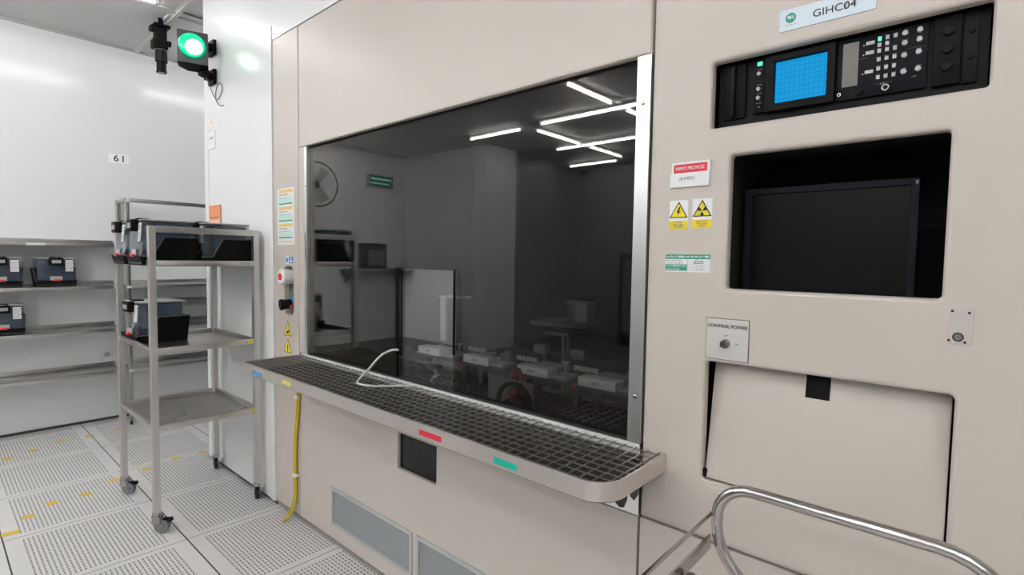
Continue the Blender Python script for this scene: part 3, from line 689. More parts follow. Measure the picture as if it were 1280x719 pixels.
# yellow strap cable on the beige panel
b = MB(); pts = bez([(-2.572, -0.012, 0.835), (-2.572, -0.010, 0.70), (-2.590, -0.010, 0.55), (-2.612, -0.011, 0.40), (-2.612, -0.012, 0.25), (-2.612, -0.012, 0.14), (-2.625, -0.03, 0.05), (-2.635, -0.065, 0.005)])
b.tube(pts, 0.0065, 8); b.tube([p+Vector((0.013, 0.001, 0)) for p in pts[:-4]], 0.0060, 8)
yc = b.build('cable', YELC); tp = thing('yellow_cable', 'yellow double cable hanging from the shelf down to the floor', 'cable', (-2.61, -0.01, 0)); c(yc, tp)
for x, z in ((-2.583, 0.66), (-2.606, 0.245)):
    c(MB().box((x-0.014, -0.021, z-0.007), (x+0.022, -0.001, z+0.007), 0.002).build('cable_clip', WP), tp)

# ------------------------------------------------------------------ inside the chamber
def stage(x, label, first=None):
    if first: t = copy_tree(first); t.location.x = x; t['label'] = label; return t
    t = thing('wafer_stage', label, 'machine part', (x, 0.275, 0.742), group='white stages in a row behind the glass')
    MB().box((-0.13, -0.07, 0.205), (0.14, 0.16, 0.218), 0.002).build('base_plate', DARK, t)
    MB().box((-0.10, -0.075, 0.218), (0.045, -0.02, 0.250), 0.002).build('front_block', mat('white_block', (0.9, 0.9, 0.89), 0.4), t)
    MB().box((-0.10, 0.02, 0.218), (0.02, 0.10, 0.240), 0.002).box((0.045, -0.06, 0.218), (0.11, 0.02, 0.232), 0.002).build('rear_pad', LGREY, t)
    b = MB()
    for i in range(6): b.box((0.02+0.019*i, 0.12, 0.218), (0.032+0.019*i, 0.135, 0.236), 0.001)
    build_each(b, 'peg', WP, t)
    MB().box((0.03, 0.05, 0.218), (0.036, 0.056, 0.26)).box((0.018, 0.045, 0.255), (0.048, 0.061, 0.262)).build('clamp', LGREY, t)
    text('small_lettering', 'PORT', 0.014, (-0.03, -0.0756, 0.234), INKG, t)
    for xx in (-0.09, 0.10): MB().box((xx-0.012, 0.02, 0.0), (xx+0.012, 0.05, 0.205)).build('leg', DARK, t)
    MB().box((-0.125, -0.076, 0.206), (-0.11, -0.06, 0.214)).build('red_mark', RED, t, False)
    return t
s0 = stage(-1.765, 'white stage block seen through the clear cut-out of the window')
stage(-1.47, 'second stage from the left behind the smoked window', s0)
stage(-1.175, 'third stage from the left behind the smoked window', s0)
stage(-0.90, 'rightmost stage behind the smoked window', s0)
# under frame
uf = thing('machine_bench', 'dark bench frame under the row of stages', 'machine part', (-1.6, 0.44, 0.742))
for x0, x1 in ((-2.05, -1.74), (-1.72, -1.42)):
    q = plate('side_plate', rrect(x0+1.6, 0.0, x1+1.6, 0.15, 0.002), [], 0.0, 0.01, GREY, uf, bev=0.001)
for x in (-2.08, -1.73, -1.40, -0.72): MB().box((x+1.6-0.012, -0.02, 0.0), (x+1.6+0.012, 0.012, 0.19)).build('post', BLACKM, uf)
MB().box((-0.5, -0.02, 0.19), (0.9, 0.3, 0.20)).build('top_plate', DARK, uf)
gp = thing('bracket_plate', 'grey drilled metal plate under the third stage', 'machine part', (-1.27, 0.155, 0.742))
o = plate('plate', rrect(-0.11, 0.0, 0.11, 0.20, 0.002), [rrect(-0.092+0.05*i, 0.03+0.07*j, -0.086+0.05*i, 0.036+0.07*j) for i in range(4) for j in range(2)], 0, 0.006, GREY, gp, bev=0.0005)
rb = thing('robot_gripper', 'black robot gripper with a red clamp low behind the glass', 'machine part', (-1.20, 0.10, 0.856))
MB().tube([(-0.09, 0, 0.0)]+[(0.0-0.075*math.cos(math.radians(a)), 0, 0.02+0.07*math.sin(math.radians(a))) for a in range(0, 181, 15)]+[(0.09, 0, 0.0)], 0.009, 10).build('arch', BLACKM, rb)
MB().box((-0.018, -0.01, 0.02), (0.018, 0.02, 0.075), 0.004).build('red_clamp', mat('maroon', (0.22, 0.015, 0.02), 0.5), rb)
MB().cyl((0, 0, 0), (0, 0, 0.03), 0.035, n=24).box((0.01, -0.02, 0), (0.06, 0.02, 0.05), 0.004).build('base', BLACK, rb)
MB().tube([(0, 0.02, 0.06), (0.0, 0.04, 0.11), (-0.03, 0.055, 0.13)], 0.008, 10).build('red_arm', mat('maroon', (0.22, 0.015, 0.02), 0.5), rb)
UPG = mat('dull_grey_metal', (0.20, 0.20, 0.19), 0.5)
up = thing('upper_stage', 'raised pale platform on a pole deep behind the glass', 'machine part', (-1.16, 0.40, 0.742))
MB().prism([(-0.17, -0.06), (-0.06, -0.06), (-0.02, -0.03), (0.02, 0.05), (0.02, 0.15), (-0.17, 0.15)], 0.385, 0.400, 'xy').build('platform', UPG, up, False)
MB().prism([(-0.12, -0.04), (0.0, -0.04), (0.0, 0.12), (-0.12, 0.12)], 0.350, 0.362, 'xy').build('lower_platform', UPG, up, False)
for x in (-0.06, -0.035): MB().cyl((x, 0.02, 0), (x, 0.02, 0.35), 0.009, n=14).build('pole', UPG, up)
for x0, z in ((-0.16, 0.27), (0.02, 0.27)): MB().box((x0, -0.05, z), (x0+0.06, -0.02, z+0.035), 0.002).build('sensor_block', UPG, up)
MB().box((-0.15, 0.0, 0.0), (-0.13, 0.03, 0.3)).box((-0.15, 0, 0.268), (0.12, 0.015, 0.275)).build('cross_bar', DARK, up)
fb = thing('finned_box', 'small pale finned box standing on the raised platform', 'machine part', (-1.19, 0.44, 1.1425))
fb.scale = (0.9, 0.9, 0.9)
MB().box((0.0, 0.0, 0.0), (0.07, 0.06, 0.085), 0.002).build('body', UPG, fb)
b = MB()
for i in range(10): b.box((-0.035, 0.0, 0.004+0.008*i), (0.0, 0.06, 0.007+0.008*i))
b.box((-0.045, -0.005, 0.085), (0.075, 0.065, 0.090)); b.build('fin', GREY, fb)
tw = thing('finned_tower', 'tall black finned tower with a grey face standing by the window cut-out', 'machine part', (-1.80, 0.30, 0.962))
tw.scale = (0.78, 0.78, 0.86)
MB().box((-0.045, 0.0, 0.05), (0.0, 0.10, 0.285), 0.003).build('grey_face', LGREY, tw)
MB().box((0.02, 0.0, 0.05), (0.10, 0.10, 0.285), 0.003).build('black_body', BLACK, tw)
b = MB()
for i in range(26): b.box((0.0, 0.0, 0.055+0.0088*i), (0.02, 0.10, 0.060+0.0088*i))
b.build('fin', GREY, tw)
MB().box((-0.05, -0.004, 0.285), (0.11, 0.104, 0.292)).build('cap', LGREY, tw, False)
MB().box((-0.03, 0.02, 0.0), (0.08, 0.08, 0.05), 0.003).build('foot', DARK, tw)
lv = thing('lever_handle', 'slanted black lever handle on the deck beside the finned tower', 'machine part', (-1.46, 0.30, 0.963))
MB().cyl((-0.02, 0, 0.0), (-0.02, 0, 0.02), 0.02, n=16).tube([(-0.02, 0, 0.02), (0.02, 0, 0.05), (0.07, 0.0, 0.09)], 0.007, 8).build('lever', BLACK, lv)
MB().cyl((0.055, 0, 0.078), (0.095, 0, 0.108), 0.012, 0.010, n=14).build('grip', BLACK, lv)

# ------------------------------------------------------------------ rolling cart
XN, XF, YN, YR = -2.972, -3.632, -0.546, -0.030
ct = thing('rolling_cart', 'stainless steel three shelf cart on castors beside the white wall', 'cart', ((XN+XF)/2, (YN+YR)/2, 0))
def cc(o): return c(o, ct)
P_ = 0.036
for (x, y) in ((XN, YN), (XN, YR), (XF, YN), (XF, YR)):
    sx = -1 if x == XN else 1; sy = 1 if y == YN else -1
    x1, y1 = x+sx*P_, y+sy*P_*0.8
    b = MB().box((min(x, x1), min(y, y1), 0.10), (max(x, x1), max(y, y1), 1.519), 0.0012)
    cc(b.build('post', STEEL, None, False))
for x in (XN, XF):
    x0, x1 = (x-P_, x) if x == XN else (x, x+P_)
    cc(MB().box((x0+0.0005, YN+0.0285, 1.488), (x1-0.0005, YR-0.0285, 1.519), 0.0012).build('top_rail', STEELH, None, False))
for zt, nm in ((1.352, 0), (0.922, 1), (0.537, 2)):
    b = MB(); h = 0.028
    b.box((XN-0.022, YN+0.02, zt-h), (XN-0.004, YR-0.02, zt), 0.002); b.box((XF+0.004, YN+0.02, zt-h), (XF+0.022, YR-0.02, zt), 0.002)
    b.box((XF+0.03, YN+0.004, zt-h), (XN-0.03, YN+0.022, zt), 0.002); b.box((XF+0.03, YR-0.022, zt-h), (XN-0.03, YR-0.004, zt), 0.002)
    sh_ = b.build('shelf_frame', STEELH); cc(sh_)
    p_ = MB().box((XF+0.012, YN+0.012, zt-0.030), (XN-0.012, YR-0.012, zt-0.026)).build('shelf_sheet', SHELFST, None, False)
    p_.parent = sh_
b = MB().box((XN-0.0045, -0.095, 0.900), (XN-0.003, -0.068, 0.916)); o = b.build('yellow_tag', YEL, None, False); cc(o)
o = MB().box((XN-0.0045, -0.082, 0.513), (XN-0.003, -0.060, 0.527)).build('yellow_tag', YEL, None, False); cc(o)
o = MB().box((XN-0.0045, -0.13, 1.330), (XN-0.003, -0.07, 1.346)).build('paper_tag', CARDM, None, False); cc(o)
def caster(x, y, ang, brake):
    cs = MB().cyl((0, 0, 0.086), (0, 0, 0.102), 0.021, n=20)
    cs.box((-0.016, -0.018, 0.046), (-0.013, 0.022, 0.088)); cs.box((0.013, -0.018, 0.046), (0.016, 0.022, 0.088)); cs.box((-0.016, -0.02, 0.083), (0.016, 0.022, 0.088))
    cs = cs.build('castor', CHROME)
    w_ = MB().cyl((-0.011, 0.024, 0.036), (0.011, 0.024, 0.036), 0.036, n=28).build('wheel', RUBBER if not brake else CASTER); w_.parent = cs
    w2 = MB().cyl((-0.0165, 0.024, 0.036), (0.0165, 0.024, 0.036), 0.016, n=20).build('hub', CASTER); w2.parent = cs
    if brake:
        w3 = MB().box((-0.013, 0.052, 0.06), (0.013, 0.075, 0.066), 0.002).box((-0.012, 0.03, 0.066), (0.012, 0.062, 0.074), 0.002).cyl((-0.012, 0.066, 0.07), (0.012, 0.066, 0.07), 0.006).build('brake_pedal', BLACK); w3.parent = cs
    cs.parent = ct
    cs.matrix_parent_inverse = Matrix.Translation(ct.location).inverted()
    cs.location = (x, y, 0); cs.rotation_euler = (0, 0, ang)
caster(XN-0.018, YN+0.016, math.radians(-48), True); caster(XF+0.018, YN+0.016, math.radians(-52), True)
caster(XN-0.018, YR-0.016, math.radians(66), False); caster(XF+0.018, YR-0.016, math.radians(70), False)

# ------------------------------------------------------------------ cassette boxes in black bins
def crate():
    """front faces -y, origin at the bottom centre; 0.27 wide, 0.26 deep, 0.24 high"""
    t = thing('cassette_crate', 'x', 'crate')
    W, D = 0.132, 0.130
    b = MB()
    def wall(pts_out, pts_in):
        n = len(pts_out)
        A = [b.b.verts.new(p) for p in pts_out]; B = [b.b.verts.new(p) for p in pts_in]
        b.b.faces.new(A); b.b.faces.new(B[::-1])
        for i in range(n): b.b.faces.new((A[i], B[i], B[(i+1) % n], A[(i+1) % n]))
    fl_ = 0.009   # flare
    def side(sx):
        prof = [(-D+0.012, 0.0), (D-0.01, 0.0), (D, 0.142), (-D+0.105, 0.142), (-D+0.055, 0.045), (-D, 0.045)]
        def px(z, off): return sx*(W-0.014+fl_*z/0.10-off)
        wall([(px(z, 0), y, z) for y, z in prof], [(px(z, 0.004), y, z) for y, z in prof])
        rim_b.tube([(px(z, -0.001), y, z) for y, z in prof[2:]], 0.0038, 6)
    rim_b = MB(); side(1); side(-1)
    build_each(rim_b, 'rolled_rim', mat('bin_rim', (0.10, 0.105, 0.11), 0.25), t)
    b.hexa([(-W+0.014, -D+0.012, 0), (W-0.014, -D+0.012, 0), (W-0.014, -D+0.016, 0), (-W+0.014, -D+0.016, 0)],
           [(-W+0.008, -D, 0.047), (W-0.008, -D, 0.047), (W-0.008, -D+0.004, 0.047), (-W+0.008, -D+0.004, 0.047)])
    b.hexa([(-W+0.014, D-0.014, 0), (W-0.014, D-0.014, 0), (W-0.014, D-0.01, 0), (-W+0.014, D-0.01, 0)],
           [(-W, D-0.004, 0.142), (W, D-0.004, 0.142), (W, D, 0.142), (-W, D, 0.142)])
    b.box((-W+0.013, -D+0.012, 0), (W-0.013, D-0.01, 0.004))
    b.build('bin', BLACK, t)
    MB().box((-0.112, -0.058, 0.010), (0.112, 0.100, 0.212), 0.006).build('inner_box', BLUEBOX, t)
    # translucent cover, slightly narrower at the top
    MB().hexa([(-0.115, -0.122, 0.006), (0.115, -0.122, 0.006), (0.115, 0.112, 0.006), (-0.115, 0.112, 0.006)],
              [(-0.119, -0.108, 0.222), (0.119, -0.108, 0.222), (0.119, 0.112, 0.222), (-0.119, 0.112, 0.222)]).build('clear_cover', CLEARP, t, False)
    MB().box((-0.121, -0.112, 0.219), (0.121, 0.114, 0.226), 0.002).build('cover_rim', mat('cover_rim', (0.40, 0.42, 0.44), 0.3), t)
    l = MB().box((-0.047, -0.142, 0.168), (0.042, -0.108, 0.226), 0.005).box((-0.035, -0.112, 0.226), (0.031, -0.060, 0.234), 0.003).build('latch', BLACK, t)
    q = MB().box((-0.030, -0.1432, 0.184), (0.026, -0.1418, 0.208)).build('latch_label', CARDM, None, False); q.parent = l
    q = MB().box((-0.020, -0.138, 0.2262), (0.014, -0.115, 0.2272)).build('top_tag', PAPER, None, False); q.parent = l
    lab = MB().hexa([(0.055, -0.1205, 0.118), (0.103, -0.1205, 0.118), (0.103, -0.1195, 0.118), (0.055, -0.1195, 0.118)],
                    [(0.055, -0.1145, 0.208), (0.103, -0.1145, 0.208), (0.103, -0.1130, 0.208), (0.055, -0.1130, 0.208)]).build('paper_label', PAPER, t, False)
    bb = MB(); rnd = random.Random(5)
    for i in range(7):
        z = 0.126+0.011*i; yy = -0.1206+(z-0.118)*0.0667; x = 0.060
        while x < 0.097:
            w_ = rnd.uniform(0.002, 0.009); bb.box((x, yy-0.0006, z), (x+w_, yy, z+0.004)); x += w_+rnd.uniform(0.002, 0.006)
    q = bb.build('label_print', INKG, None, False); q.parent = lab
    MB().box((-0.042, -0.1245, 0.048), (0.034, -0.1215, 0.079)).build('card', CARDM, t, False)
    MB().box((-0.018, -0.1375, 0.041), (0.022, -0.122, 0.056), 0.003).build('red_tab', REDD, t)
    return t
cr = crate()
def put(t, x, y, z, rz, label, s=1.0, group=None):
    t.location = (x, y, z); t.rotation_euler = (0, 0, rz); t['label'] = label; t.scale = (s, s, s)
    if group: t['group'] = group
    return t
GC = 'black crates with blue cassette boxes on the cart'; GR = 'black crates with blue cassette boxes on the wall rack'
zc1 = 1.3265; zc2 = 0.8965
put(cr, -3.160, -0.440, zc1, 0, 'black crate at the front near corner of the cart top, pale clear cover', 1, GC)
put(copy_tree(cr), -3.478, -0.440, zc1, 0, 'leftmost black crate on the cart top, beside its near neighbour', 1, GC)
put(copy_tree(cr), -3.160, -0.168, zc1, 0, 'rear near crate on the cart top, next to the white wall', 1, GC)
put(copy_tree(cr), -3.478, -0.168, zc1, 0, 'rear far crate on the cart top, mostly hidden behind the others', 1, GC)
put(copy_tree(cr), -3.472, -0.400, zc2, math.radians(4), 'single black crate on the middle shelf of the cart', 1, GC)
# on the wall rack
XRK = -5.085
for y, z, lab in ((-0.605, 1.131, 'black crate on the upper rack shelf nearest the cart'), (-0.905, 1.131, 'black crate on the upper rack shelf at the left edge of the view'),
                  (-0.900, 0.794, 'black crate on the lower rack shelf with two red tape strips')):
    put(copy_tree(cr), XRK-0.125, y, z, PI/2, lab, 0.93, GR)

# ------------------------------------------------------------------ wall racks
def rack(name_label, ya, yb, shelves, posts, ztop, tags=True):
    t = thing('wall_rack', name_label, 'rack', (XB+0.14, (ya+yb)/2, 0))
    for z in shelves:
        b = MB()
        b.box((XB+0.006, ya, z-0.004), (XRK, yb, z), 0.001)
        b.box((XRK-0.004, ya, z-0.026), (XRK, yb, z), 0.001)
        b.box((XB+0.004, ya, z), (XB+0.010, yb, z+0.03), 0.001)
        o = b.build('rack_shelf', STEELH); c(o, t)
    for y in posts:
        for x in (XRK+0.002, XB+0.012):
            o = MB().box((x-0.0 if x > -5.2 else x, y-0.015, 0.035), (x+0.03, y+0.015, ztop), 0.002).build('post', SHELFST); c(o, t)
            f_ = MB().cyl((x+0.015, y, 0), (x+0.015, y, 0.036), 0.012, 0.007, n=14).build('foot', RUBBER); c(f_, t)
    return t
rk = rack('low stainless wall rack holding crates at the left', -1.36, -0.215, (1.455, 1.128, 0.790, 0.452), (-1.33,), 1.455)
for z in (1.128-0.012, 0.790-0.012, 0.452-0.012):
    c(MB().box((XRK+0.001, -0.262, z-0.010), (XRK+0.022, -0.235, z+0.010), 0.002).build('shelf_bracket', WP), rk)
c(MB().box((XRK+0.0005, -0.77, 1.432), (XRK+0.0015, -0.665, 1.450)).build('paper_tag', PAPER, None, False), rk)
rk2 = rack('tall stainless wall rack standing behind the cart', -0.19, 0.95, (1.128, 0.965, 0.790, 0.452), (-0.175, 0.93), 1.82)
c(MB().box((XRK+0.002, -0.19, 1.79), (XRK+0.032, 0.945, 1.822), 0.003).box((XB+0.006, -0.19, 1.79), (XRK+0.002, -0.165, 1.822), 0.003).build('top_frame', STEELH), rk2)
c(MB().box((XRK+0.0325, -0.185, 1.786), (XRK+0.0335, -0.160, 1.82)).build('paper_tag', PAPER, None, False), rk2)
for z in (1.116, 0.778, 0.440):
    c(MB().box((XRK+0.033, -0.19, z-0.010), (XRK+0.05, -0.160, z+0.010), 0.002).build('shelf_bracket', WP), rk2)

# wall number, socket, stickers
wn = thing('number_sign', 'white sign with the number 61 on the white back wall', 'sign', (XB, -0.155, 2.163))
MB().box((0, -0.07, -0.038), (0.002, 0.07, 0.038)).build('card', mat('bright_card', (0.97, 0.97, 0.97), 0.6), wn, False)
text('lettering', '6', 0.072, (0.0024, -0.020, 0), INK, wn, facing='+x', bold=0.001); text('lettering', '1', 0.072, (0.0024, 0.028, 0), INK, wn, facing='+x', bold=0.001)
ws = thing('wall_socket', 'white round wall socket low on the back wall', 'socket', (XB, -0.268, 0.545))
MB().box((0, -0.038, -0.038), (0.008, 0.038, 0.038), 0.004).build('cover', WP, ws)
MB().torus((0.009, 0.0, 0), (1, 0, 0), 0.020, 0.003, 24, 6).cyl((0.003, 0.0, 0), (0.0085, 0.0, 0), 0.018, n=24).build('socket', LGREY, ws)
build_each(MB().cyl((0.008, -0.008, 0), (0.0095, -0.008, 0), 0.003).cyl((0.008, 0.008, 0), (0.0095, 0.008, 0), 0.003), 'pin_hole', INK, ws)
og = thing('orange_notice', 'orange paper notice on the white wall above the cart', 'sign', (-3.695, -0.0045, 1.630))
slab('paper', -0.098, -0.075, 0.095, 0.072, 0, 0.001, ORG, og); 
slab('text_line', -0.08, -0.012, 0.08, -0.004, -0.001, 0.0003, INKG, og)
slab('pale_bar', -0.085, -0.048, 0.085, -0.022, -0.001, 0.0003, mat('pale_orange', (0.9, 0.55, 0.4), 0.5), og)
wl = thing('white_card', 'small white card with tiny print near the wall end', 'sign', (-3.735, 0, 2.115))
slab('card', -0.058, -0.05, 0.06, 0.06, 0, 0.004, PAPER, wl); scrib(wl, -0.03, 0.035, 0.012, 0.018, INKG, -0.0042, seed=77)
pk = thing('pink_dot', 'faint round peach sticker high on the white wall end', 'sticker', (-3.742, 0, 2.235))
MB().cyl((0, 0, 0), (0, -0.001, 0), 0.036, n=28).build('disc', mat('peach', (0.86, 0.74, 0.66), 0.5), pk)
slab('mark', -0.009, -0.008, 0.009, 0.010, -0.001, 0.0003, ORG, pk)

# ------------------------------------------------------------------ floor tape
tapes = [((-4.783, -0.931), 'yellow floor tape strip nearest the left edge in the far row'), ((-4.866, -0.788), 'second yellow tape strip from the left in the far row'),
 ((-4.958, -0.63), 'third yellow tape strip from the left in the far row'), ((-4.961, -0.463), 'fourth yellow tape strip from the left in the far row'),
 ((-4.991, -0.284), 'small yellow tape strip behind the far left cart post'), ((-3.882, -0.526), 'yellow tape strip beside the far left cart castor'),
 ((-3.76, -0.681), 'yellow tape strip second left of the far left castor'), ((-3.76, -0.831), 'yellow tape strip third left of the far left castor'),
 ((-3.652, -0.94), 'yellow tape strip fourth left of the far left castor'), ((-3.492, -1.02), 'long yellow tape strip nearest the camera at the left edge'),
 ((-3.943, -0.347), 'yellow tape strip just behind the near cart post'), ((-4.006, -0.162), 'yellow tape strip under the middle of the cart'), ((-4.007, 0.001), 'yellow tape strip by the end of the white wall')]
for i, ((x, y), lab) in enumerate(tapes):
    a = math.radians(random.uniform(-8, 8)); wd = 0.025 if i != 9 else 0.034
    o = MB().hexa([(-0.022, -wd, 0), (0.018, -wd*0.9, 0), (0.022, wd, 0), (-0.019, wd*0.92, 0)], [(-0.022, -wd, 0.0012), (0.018, -wd*0.9, 0.0012), (0.022, wd, 0.0012), (-0.019, wd*0.92, 0.0012)]).xf(Matrix.Rotation(a, 4, 'Z')).build('floor_tape', YELT, None, False)
    o.location = (x, y, 0); tag(o, lab, 'tape', 'yellow tape strips stuck on the floor tiles')

# ------------------------------------------------------------------ signal light and camera
tl = thing('signal_light', 'square grey signal lamp with glowing green lens on the white wall', 'lamp', (-3.585, -0.152, 2.625), math.atan2(0.94, 0.34)-PI/2)
# local: front faces +x, width along y
MB().box((-0.075, -0.080, -0.095), (0.0, 0.080, 0.095), 0.004).build('housing', mat('signal_housing', (0.085, 0.085, 0.09), 0.4), tl)
MB().prism([(-0.085, -0.075), (-0.085, 0.07), (-0.12, 0.03), (-0.12, -0.03)], -0.075, 0.0, 'yz').build('rear_cap', BLACK, tl) if False else None
b = MB().hexa([(-0.02, -0.07, -0.100), (-0.09, -0.03, -0.118), (-0.09, 0.078, -0.118), (-0.02, 0.078, -0.100)], [(0.0, -0.08, -0.095), (-0.10, -0.08, -0.095), (-0.10, 0.08, -0.095), (0, 0.08, -0.095)])
b.cyl((-0.05, 0.04, -0.13), (-0.05, 0.085, -0.12), 0.016, n=14).build('bottom_cap', BLACK, tl)
LENS = mat('green_lens', (0.0, 0.25, 0.12), 0.15, emis=(0.0, 0.40, 0.19), es=0.9, coat=0.5)
LENSR = mat('green_lens_rim', (0.0, 0.10, 0.06), 0.3, emis=(0.0, 0.3, 0.15), es=0.2)
b = MB(); b.cyl((0.0, 0.0, 0.004), (0.014, 0, 0.004), 0.076, 0.072, n=36); b.build('lens_rim', LENSR, tl)
b = MB().sph((0.012, -0.004, 0.008), 0.070, (0.28, 1, 1), 24)
for i in range(14):
    a = 2*PI*i/14; b.sph((0.018, -0.004+0.056*math.cos(a), 0.008+0.056*math.sin(a)), 0.011, (0.8, 1, 1), 8)
b.build('lens', LENS, tl)
b = MB()
for rr, n_ in ((0.0, 1), (0.014, 6), (0.027, 12), (0.038, 16)):
    for i in range(n_):
        a = 2*PI*i/n_; b.sph((0.026 + (0.010 if rr < 0.02 else 0.006 if rr < 0.04 else 0), 0.008+rr*math.cos(a), -0.008+rr*math.sin(a)), 0.0085, (0.8, 1, 1), 8)
b.build('led_cluster', mat('green_leds', (0.2, 0.8, 0.5), 0.3, emis=(0.72, 1.0, 0.85), es=3.2), tl)
Minv = Matrix.LocRotScale(tl.location, tl.rotation_euler, None).inverted()
for z in (2.685, 2.505):
    b = MB(); b.box((-3.74, -0.02, z-0.045), (-3.64, 0.0, z+0.045), 0.003); b.cyl((-3.69, -0.02, z), (-3.66, -0.09, z), 0.024, 0.018, n=16); b.box((-3.72, -0.05, z-0.02), (-3.66, -0.015, z+0.02), 0.004)
    b.xf(Minv).build('wall_bracket', BLACK, tl)
b = MB().tube(bez([(-3.66, -0.06, 2.50), (-3.66, -0.035, 2.44), (-3.64, -0.02, 2.38), (-3.60, -0.012, 2.35), (-3.55, -0.008, 2.38), (-3.54, -0.006, 2.42), (-3.58, -0.006, 2.45), (-3.63, -0.006, 2.43), (-3.65, -0.006, 2.37), (-3.60, -0.005, 2.32), (-3.53, -0.004, 2.305)], 6), 0.003, 6)
b.xf(Minv).build('cable', mat('grey_cable', (0.15, 0.15, 0.15), 0.5), tl)
# camera hanging from the ceiling
cm_ = thing('surveillance_camera', 'black cylindrical camera hanging straight down from the ceiling', 'camera', (-4.50, -0.07, HC-0.05))
cm_.scale = (0.92, 0.92, 0.90)
MB().box((-0.055, -0.055, -0.02), (0.055, 0.055, 0.0), 0.003).box((-0.015, -0.015, 0), (0.015, 0.015, 0.056)).build('ceiling_plate', BLACK, cm_)
MB().box((-0.03, -0.045, -0.14), (0.03, 0.035, -0.02), 0.005).box((-0.03, -0.075, -0.06), (0.03, -0.045, -0.02), 0.003).build('arm', BLACKM, cm_)
MB().box((-0.045, -0.062, -0.19), (0.045, 0.04, -0.12), 0.008).cyl((0.0, 0.045, -0.13), (0.0, 0.065, -0.13), 0.024, n=14).build('joint', BLACK, cm_)
MB().cyl((0, 0, -0.19), (0, 0, -0.285), 0.040, 0.042, n=24).build('barrel', BLACKM, cm_)
MB().torus((0, 0, -0.195), (0, 0, 1), 0.040, 0.004).build('band', mat('silver_band', (0.5, 0.5, 0.5), 0.3, 1.0), cm_)
MB().cyl((0, 0, -0.285), (0, 0, -0.36), 0.033, n=24).cyl((0, 0, -0.36), (0, 0, -0.372), 0.036, n=24).build('lens_barrel', BLACK, cm_)
MB().cyl((0, 0, -0.372), (0, 0, -0.374), 0.026, n=20).build('lens', mat('pale_lens', (0.4, 0.4, 0.42), 0.1), cm_)
S(MB().box((-5.35, -0.035, HC-0.02), (-3.95, -0.005, HC), 0.003).box((-4.55, -0.06, HC-0.015), (-4.35, 0.3, HC)).build('trim_5', CEIL, smooth=False))

# ------------------------------------------------------------------ hand cart with tube handle, lower right
hc = thing('push_trolley', 'chrome tube handle of a trolley parked before the console', 'trolley', (-0.13, -0.5, 0))
YH = -0.28
def P2(x, z): return (x, YH, z)
zt_, zbm, xl, xr, rr = 0.9665, 0.775, -0.349, 0.075, 0.062
pts = []
for cx, cz, a0, ra in ((xl+rr, zt_-rr, 180, rr), (xr-0.10, zt_-0.10, 90, 0.10), (xr-0.07, zbm+0.07, 0, 0.07), (xl+0.115, zbm+0.115, 270, 0.115)):
    for i in range(9):
        t = math.radians(a0-90*i/8); pts.append(P2(cx+ra*math.cos(t), cz+ra*math.sin(t)))
c(MB().tube(pts, 0.0105, 14, closed=True).build('handle_loop', CHROME), hc)
for x in (xl+0.002, xr-0.002):
    c(MB().tube([(x-0.012, YH, 0.905), (x-0.012, -0.85, 0.905)], 0.0035, 8).build('side_rod', CHROME), hc)
    c(MB().hexa([(x-0.016, YH, 0.835), (x-0.012, YH, 0.835), (x-0.012, -0.80, 0.835), (x-0.016, -0.80, 0.835)], [(x-0.016, YH, 0.862), (x-0.012, YH, 0.862), (x-0.012, -0.80, 0.862), (x-0.016, -0.80, 0.862)]).build('side_strap', CHROME), hc)
for x in (xl+0.002, xr-0.002):
    for y in (-0.40, -0.80):
        c(MB().cyl((x, y, 0.10), (x, y, 0.84), 0.0105, n=14).build('leg', CHROME), hc)
        w_ = MB().cyl((x-0.011, y, 0.04), (x+0.011, y, 0.04), 0.04, n=24).box((x-0.015, y-0.012, 0.04), (x+0.015, y+0.012, 0.11)).build('castor', RUBBER); c(w_, hc)
c(MB().box((xl, -0.80, 0.25), (xr, YH, 0.262), 0.003).build('lower_shelf', SHELFST), hc)

# ------------------------------------------------------------------ things behind the camera, seen in the dark window
fn = thing('wall_fan', 'round caged wall fan reflected at the left of the dark window', 'fan', (-7.5, -2.55, 2.43))
b = MB()
for rr in (0.32, 0.25, 0.18, 0.11): b.torus((0.26, 0, 0), (1, 0, 0), rr, 0.012 if rr > 0.3 else 0.0025, 40, 6)
for i in range(24):
    a = 2*PI*i/24; b.tube([(0.29, 0.04*math.cos(a), 0.04*math.sin(a)), (0.28, 0.2*math.cos(a), 0.2*math.sin(a)), (0.25, 0.32*math.cos(a), 0.32*math.sin(a))], 0.002, 5)
b.build('cage', DARK, fn)
b = MB()
for i in range(3):
    a = 2*PI*i/3; ca, sa = math.cos(a), math.sin(a)
    b.hexa([(0.20, 0.05*ca-0.04*sa, 0.05*sa+0.04*ca), (0.20, 0.27*ca-0.10*sa, 0.27*sa+0.10*ca), (0.24, 0.27*ca+0.08*sa, 0.27*sa-0.08*ca), (0.24, 0.05*ca+0.03*sa, 0.05*sa-0.03*ca)],
           [(0.205, 0.05*ca-0.04*sa, 0.05*sa+0.04*ca), (0.205, 0.27*ca-0.10*sa, 0.27*sa+0.10*ca), (0.245, 0.27*ca+0.08*sa, 0.27*sa-0.08*ca), (0.245, 0.05*ca+0.03*sa, 0.05*sa-0.03*ca)])
b.build('blade', LGREY, fn)
MB().cyl((0.05, 0, 0), (0.22, 0, 0), 0.06, n=20).build('motor', DARK, fn); MB().box((0, -0.05, -0.12), (0.06, 0.05, 0.05), 0.01).build('wall_mount', DARK, fn)
ex = thing('exit_sign', 'green and white illuminated sign box reflected in the dark window', 'sign', (-7.5, -3.78, 2.635))
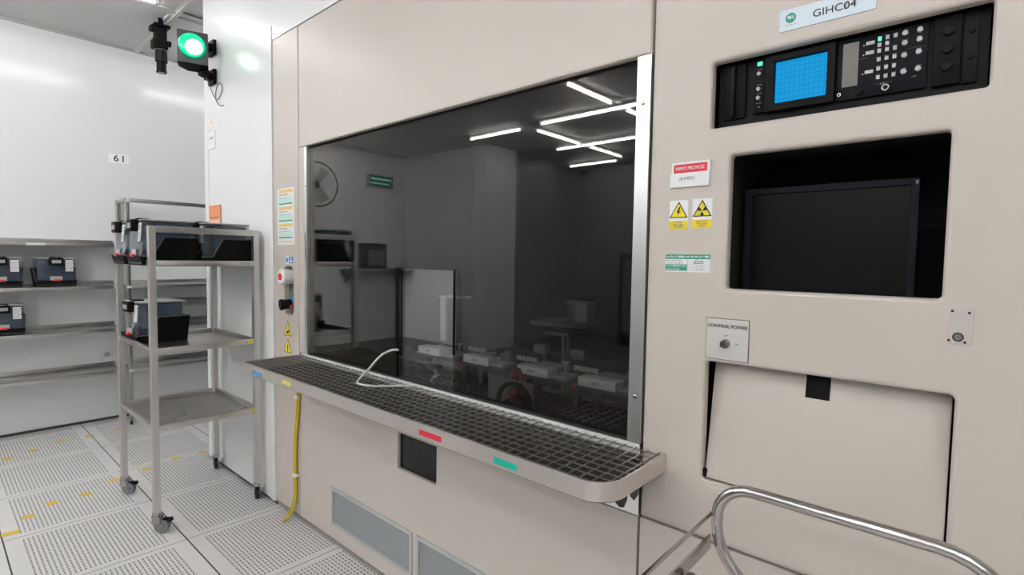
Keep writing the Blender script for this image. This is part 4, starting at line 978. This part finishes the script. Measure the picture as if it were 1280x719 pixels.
MB().box((0, -0.25, -0.10), (0.06, 0.25, 0.10), 0.005).build('housing', LGREY, ex)
MB().box((0.06, -0.23, -0.085), (0.063, 0.23, 0.085)).build('panel', GREEN, ex, False)
MB().box((0.063, -0.20, 0.02), (0.064, 0.20, 0.045)).box((0.063, -0.15, -0.05), (0.064, 0.22, -0.03)).build('pictogram', mat('sign_glow', (0.6, 0.9, 0.8), 0.4, emis=(0.6, 1, 0.85), es=0.5), ex, False)
bk = thing('wall_shelf', 'wall shelf carrying a dark box, reflected at the left of the dark window', 'shelf', (-7.5, -3.6, 1.17))
MB().box((0.0, -0.66, 0.0), (0.35, 0.55, 0.03)).build('board', LGREY, bk)
for y in (-0.5, 0.45): MB().prism([(0.0, 0.0), (0.3, 0.0), (0.0, -0.2)], y-0.01, y+0.01, 'xz').build('bracket', SHELFST, bk, False)
bx = thing('dark_box', 'dark equipment box on the reflected wall shelf', 'box', (-7.28, -3.5, 1.2015))
MB().box((-0.15, -0.2, 0), (0.13, 0.2, 0.40), 0.02).build('body', DARK, bx); MB().box((0.13, -0.15, 0.05), (0.135, 0.15, 0.3)).build('front', GREY, bx, False)
rf = thing('equipment_rack', 'tall dark equipment rack reflected in the middle of the dark window', 'rack', (-3.9, -6.6, 0))
MB().box((-0.5, -0.3, 0.1), (0.5, 0.3, 1.5), 0.01).build('body', DARK, rf); MB().box((-0.42, 0.30, 0.2), (0.42, 0.31, 1.4)).build('door', GREY, rf, False)
MB().box((-0.45, -0.25, 0), (0.45, 0.25, 0.1)).build('plinth', BLACK, rf, False)
wpn = thing('wall_panel_display', 'small wall display with two glowing squares reflected in the window', 'display', (-3.45, -7.0, 1.78))
MB().box((-0.12, 0, -0.25), (0.12, 0.03, 0.25), 0.004).build('housing', GREY, wpn)
MB().box((-0.05, 0.03, 0.02), (0.05, 0.032, 0.09)).box((-0.05, 0.03, -0.08), (0.05, 0.032, -0.01)).build('lit_square', mat('cyan_glow', (0.5, 0.8, 0.9), 0.3, emis=(0.6, 0.9, 1), es=4), wpn, False)
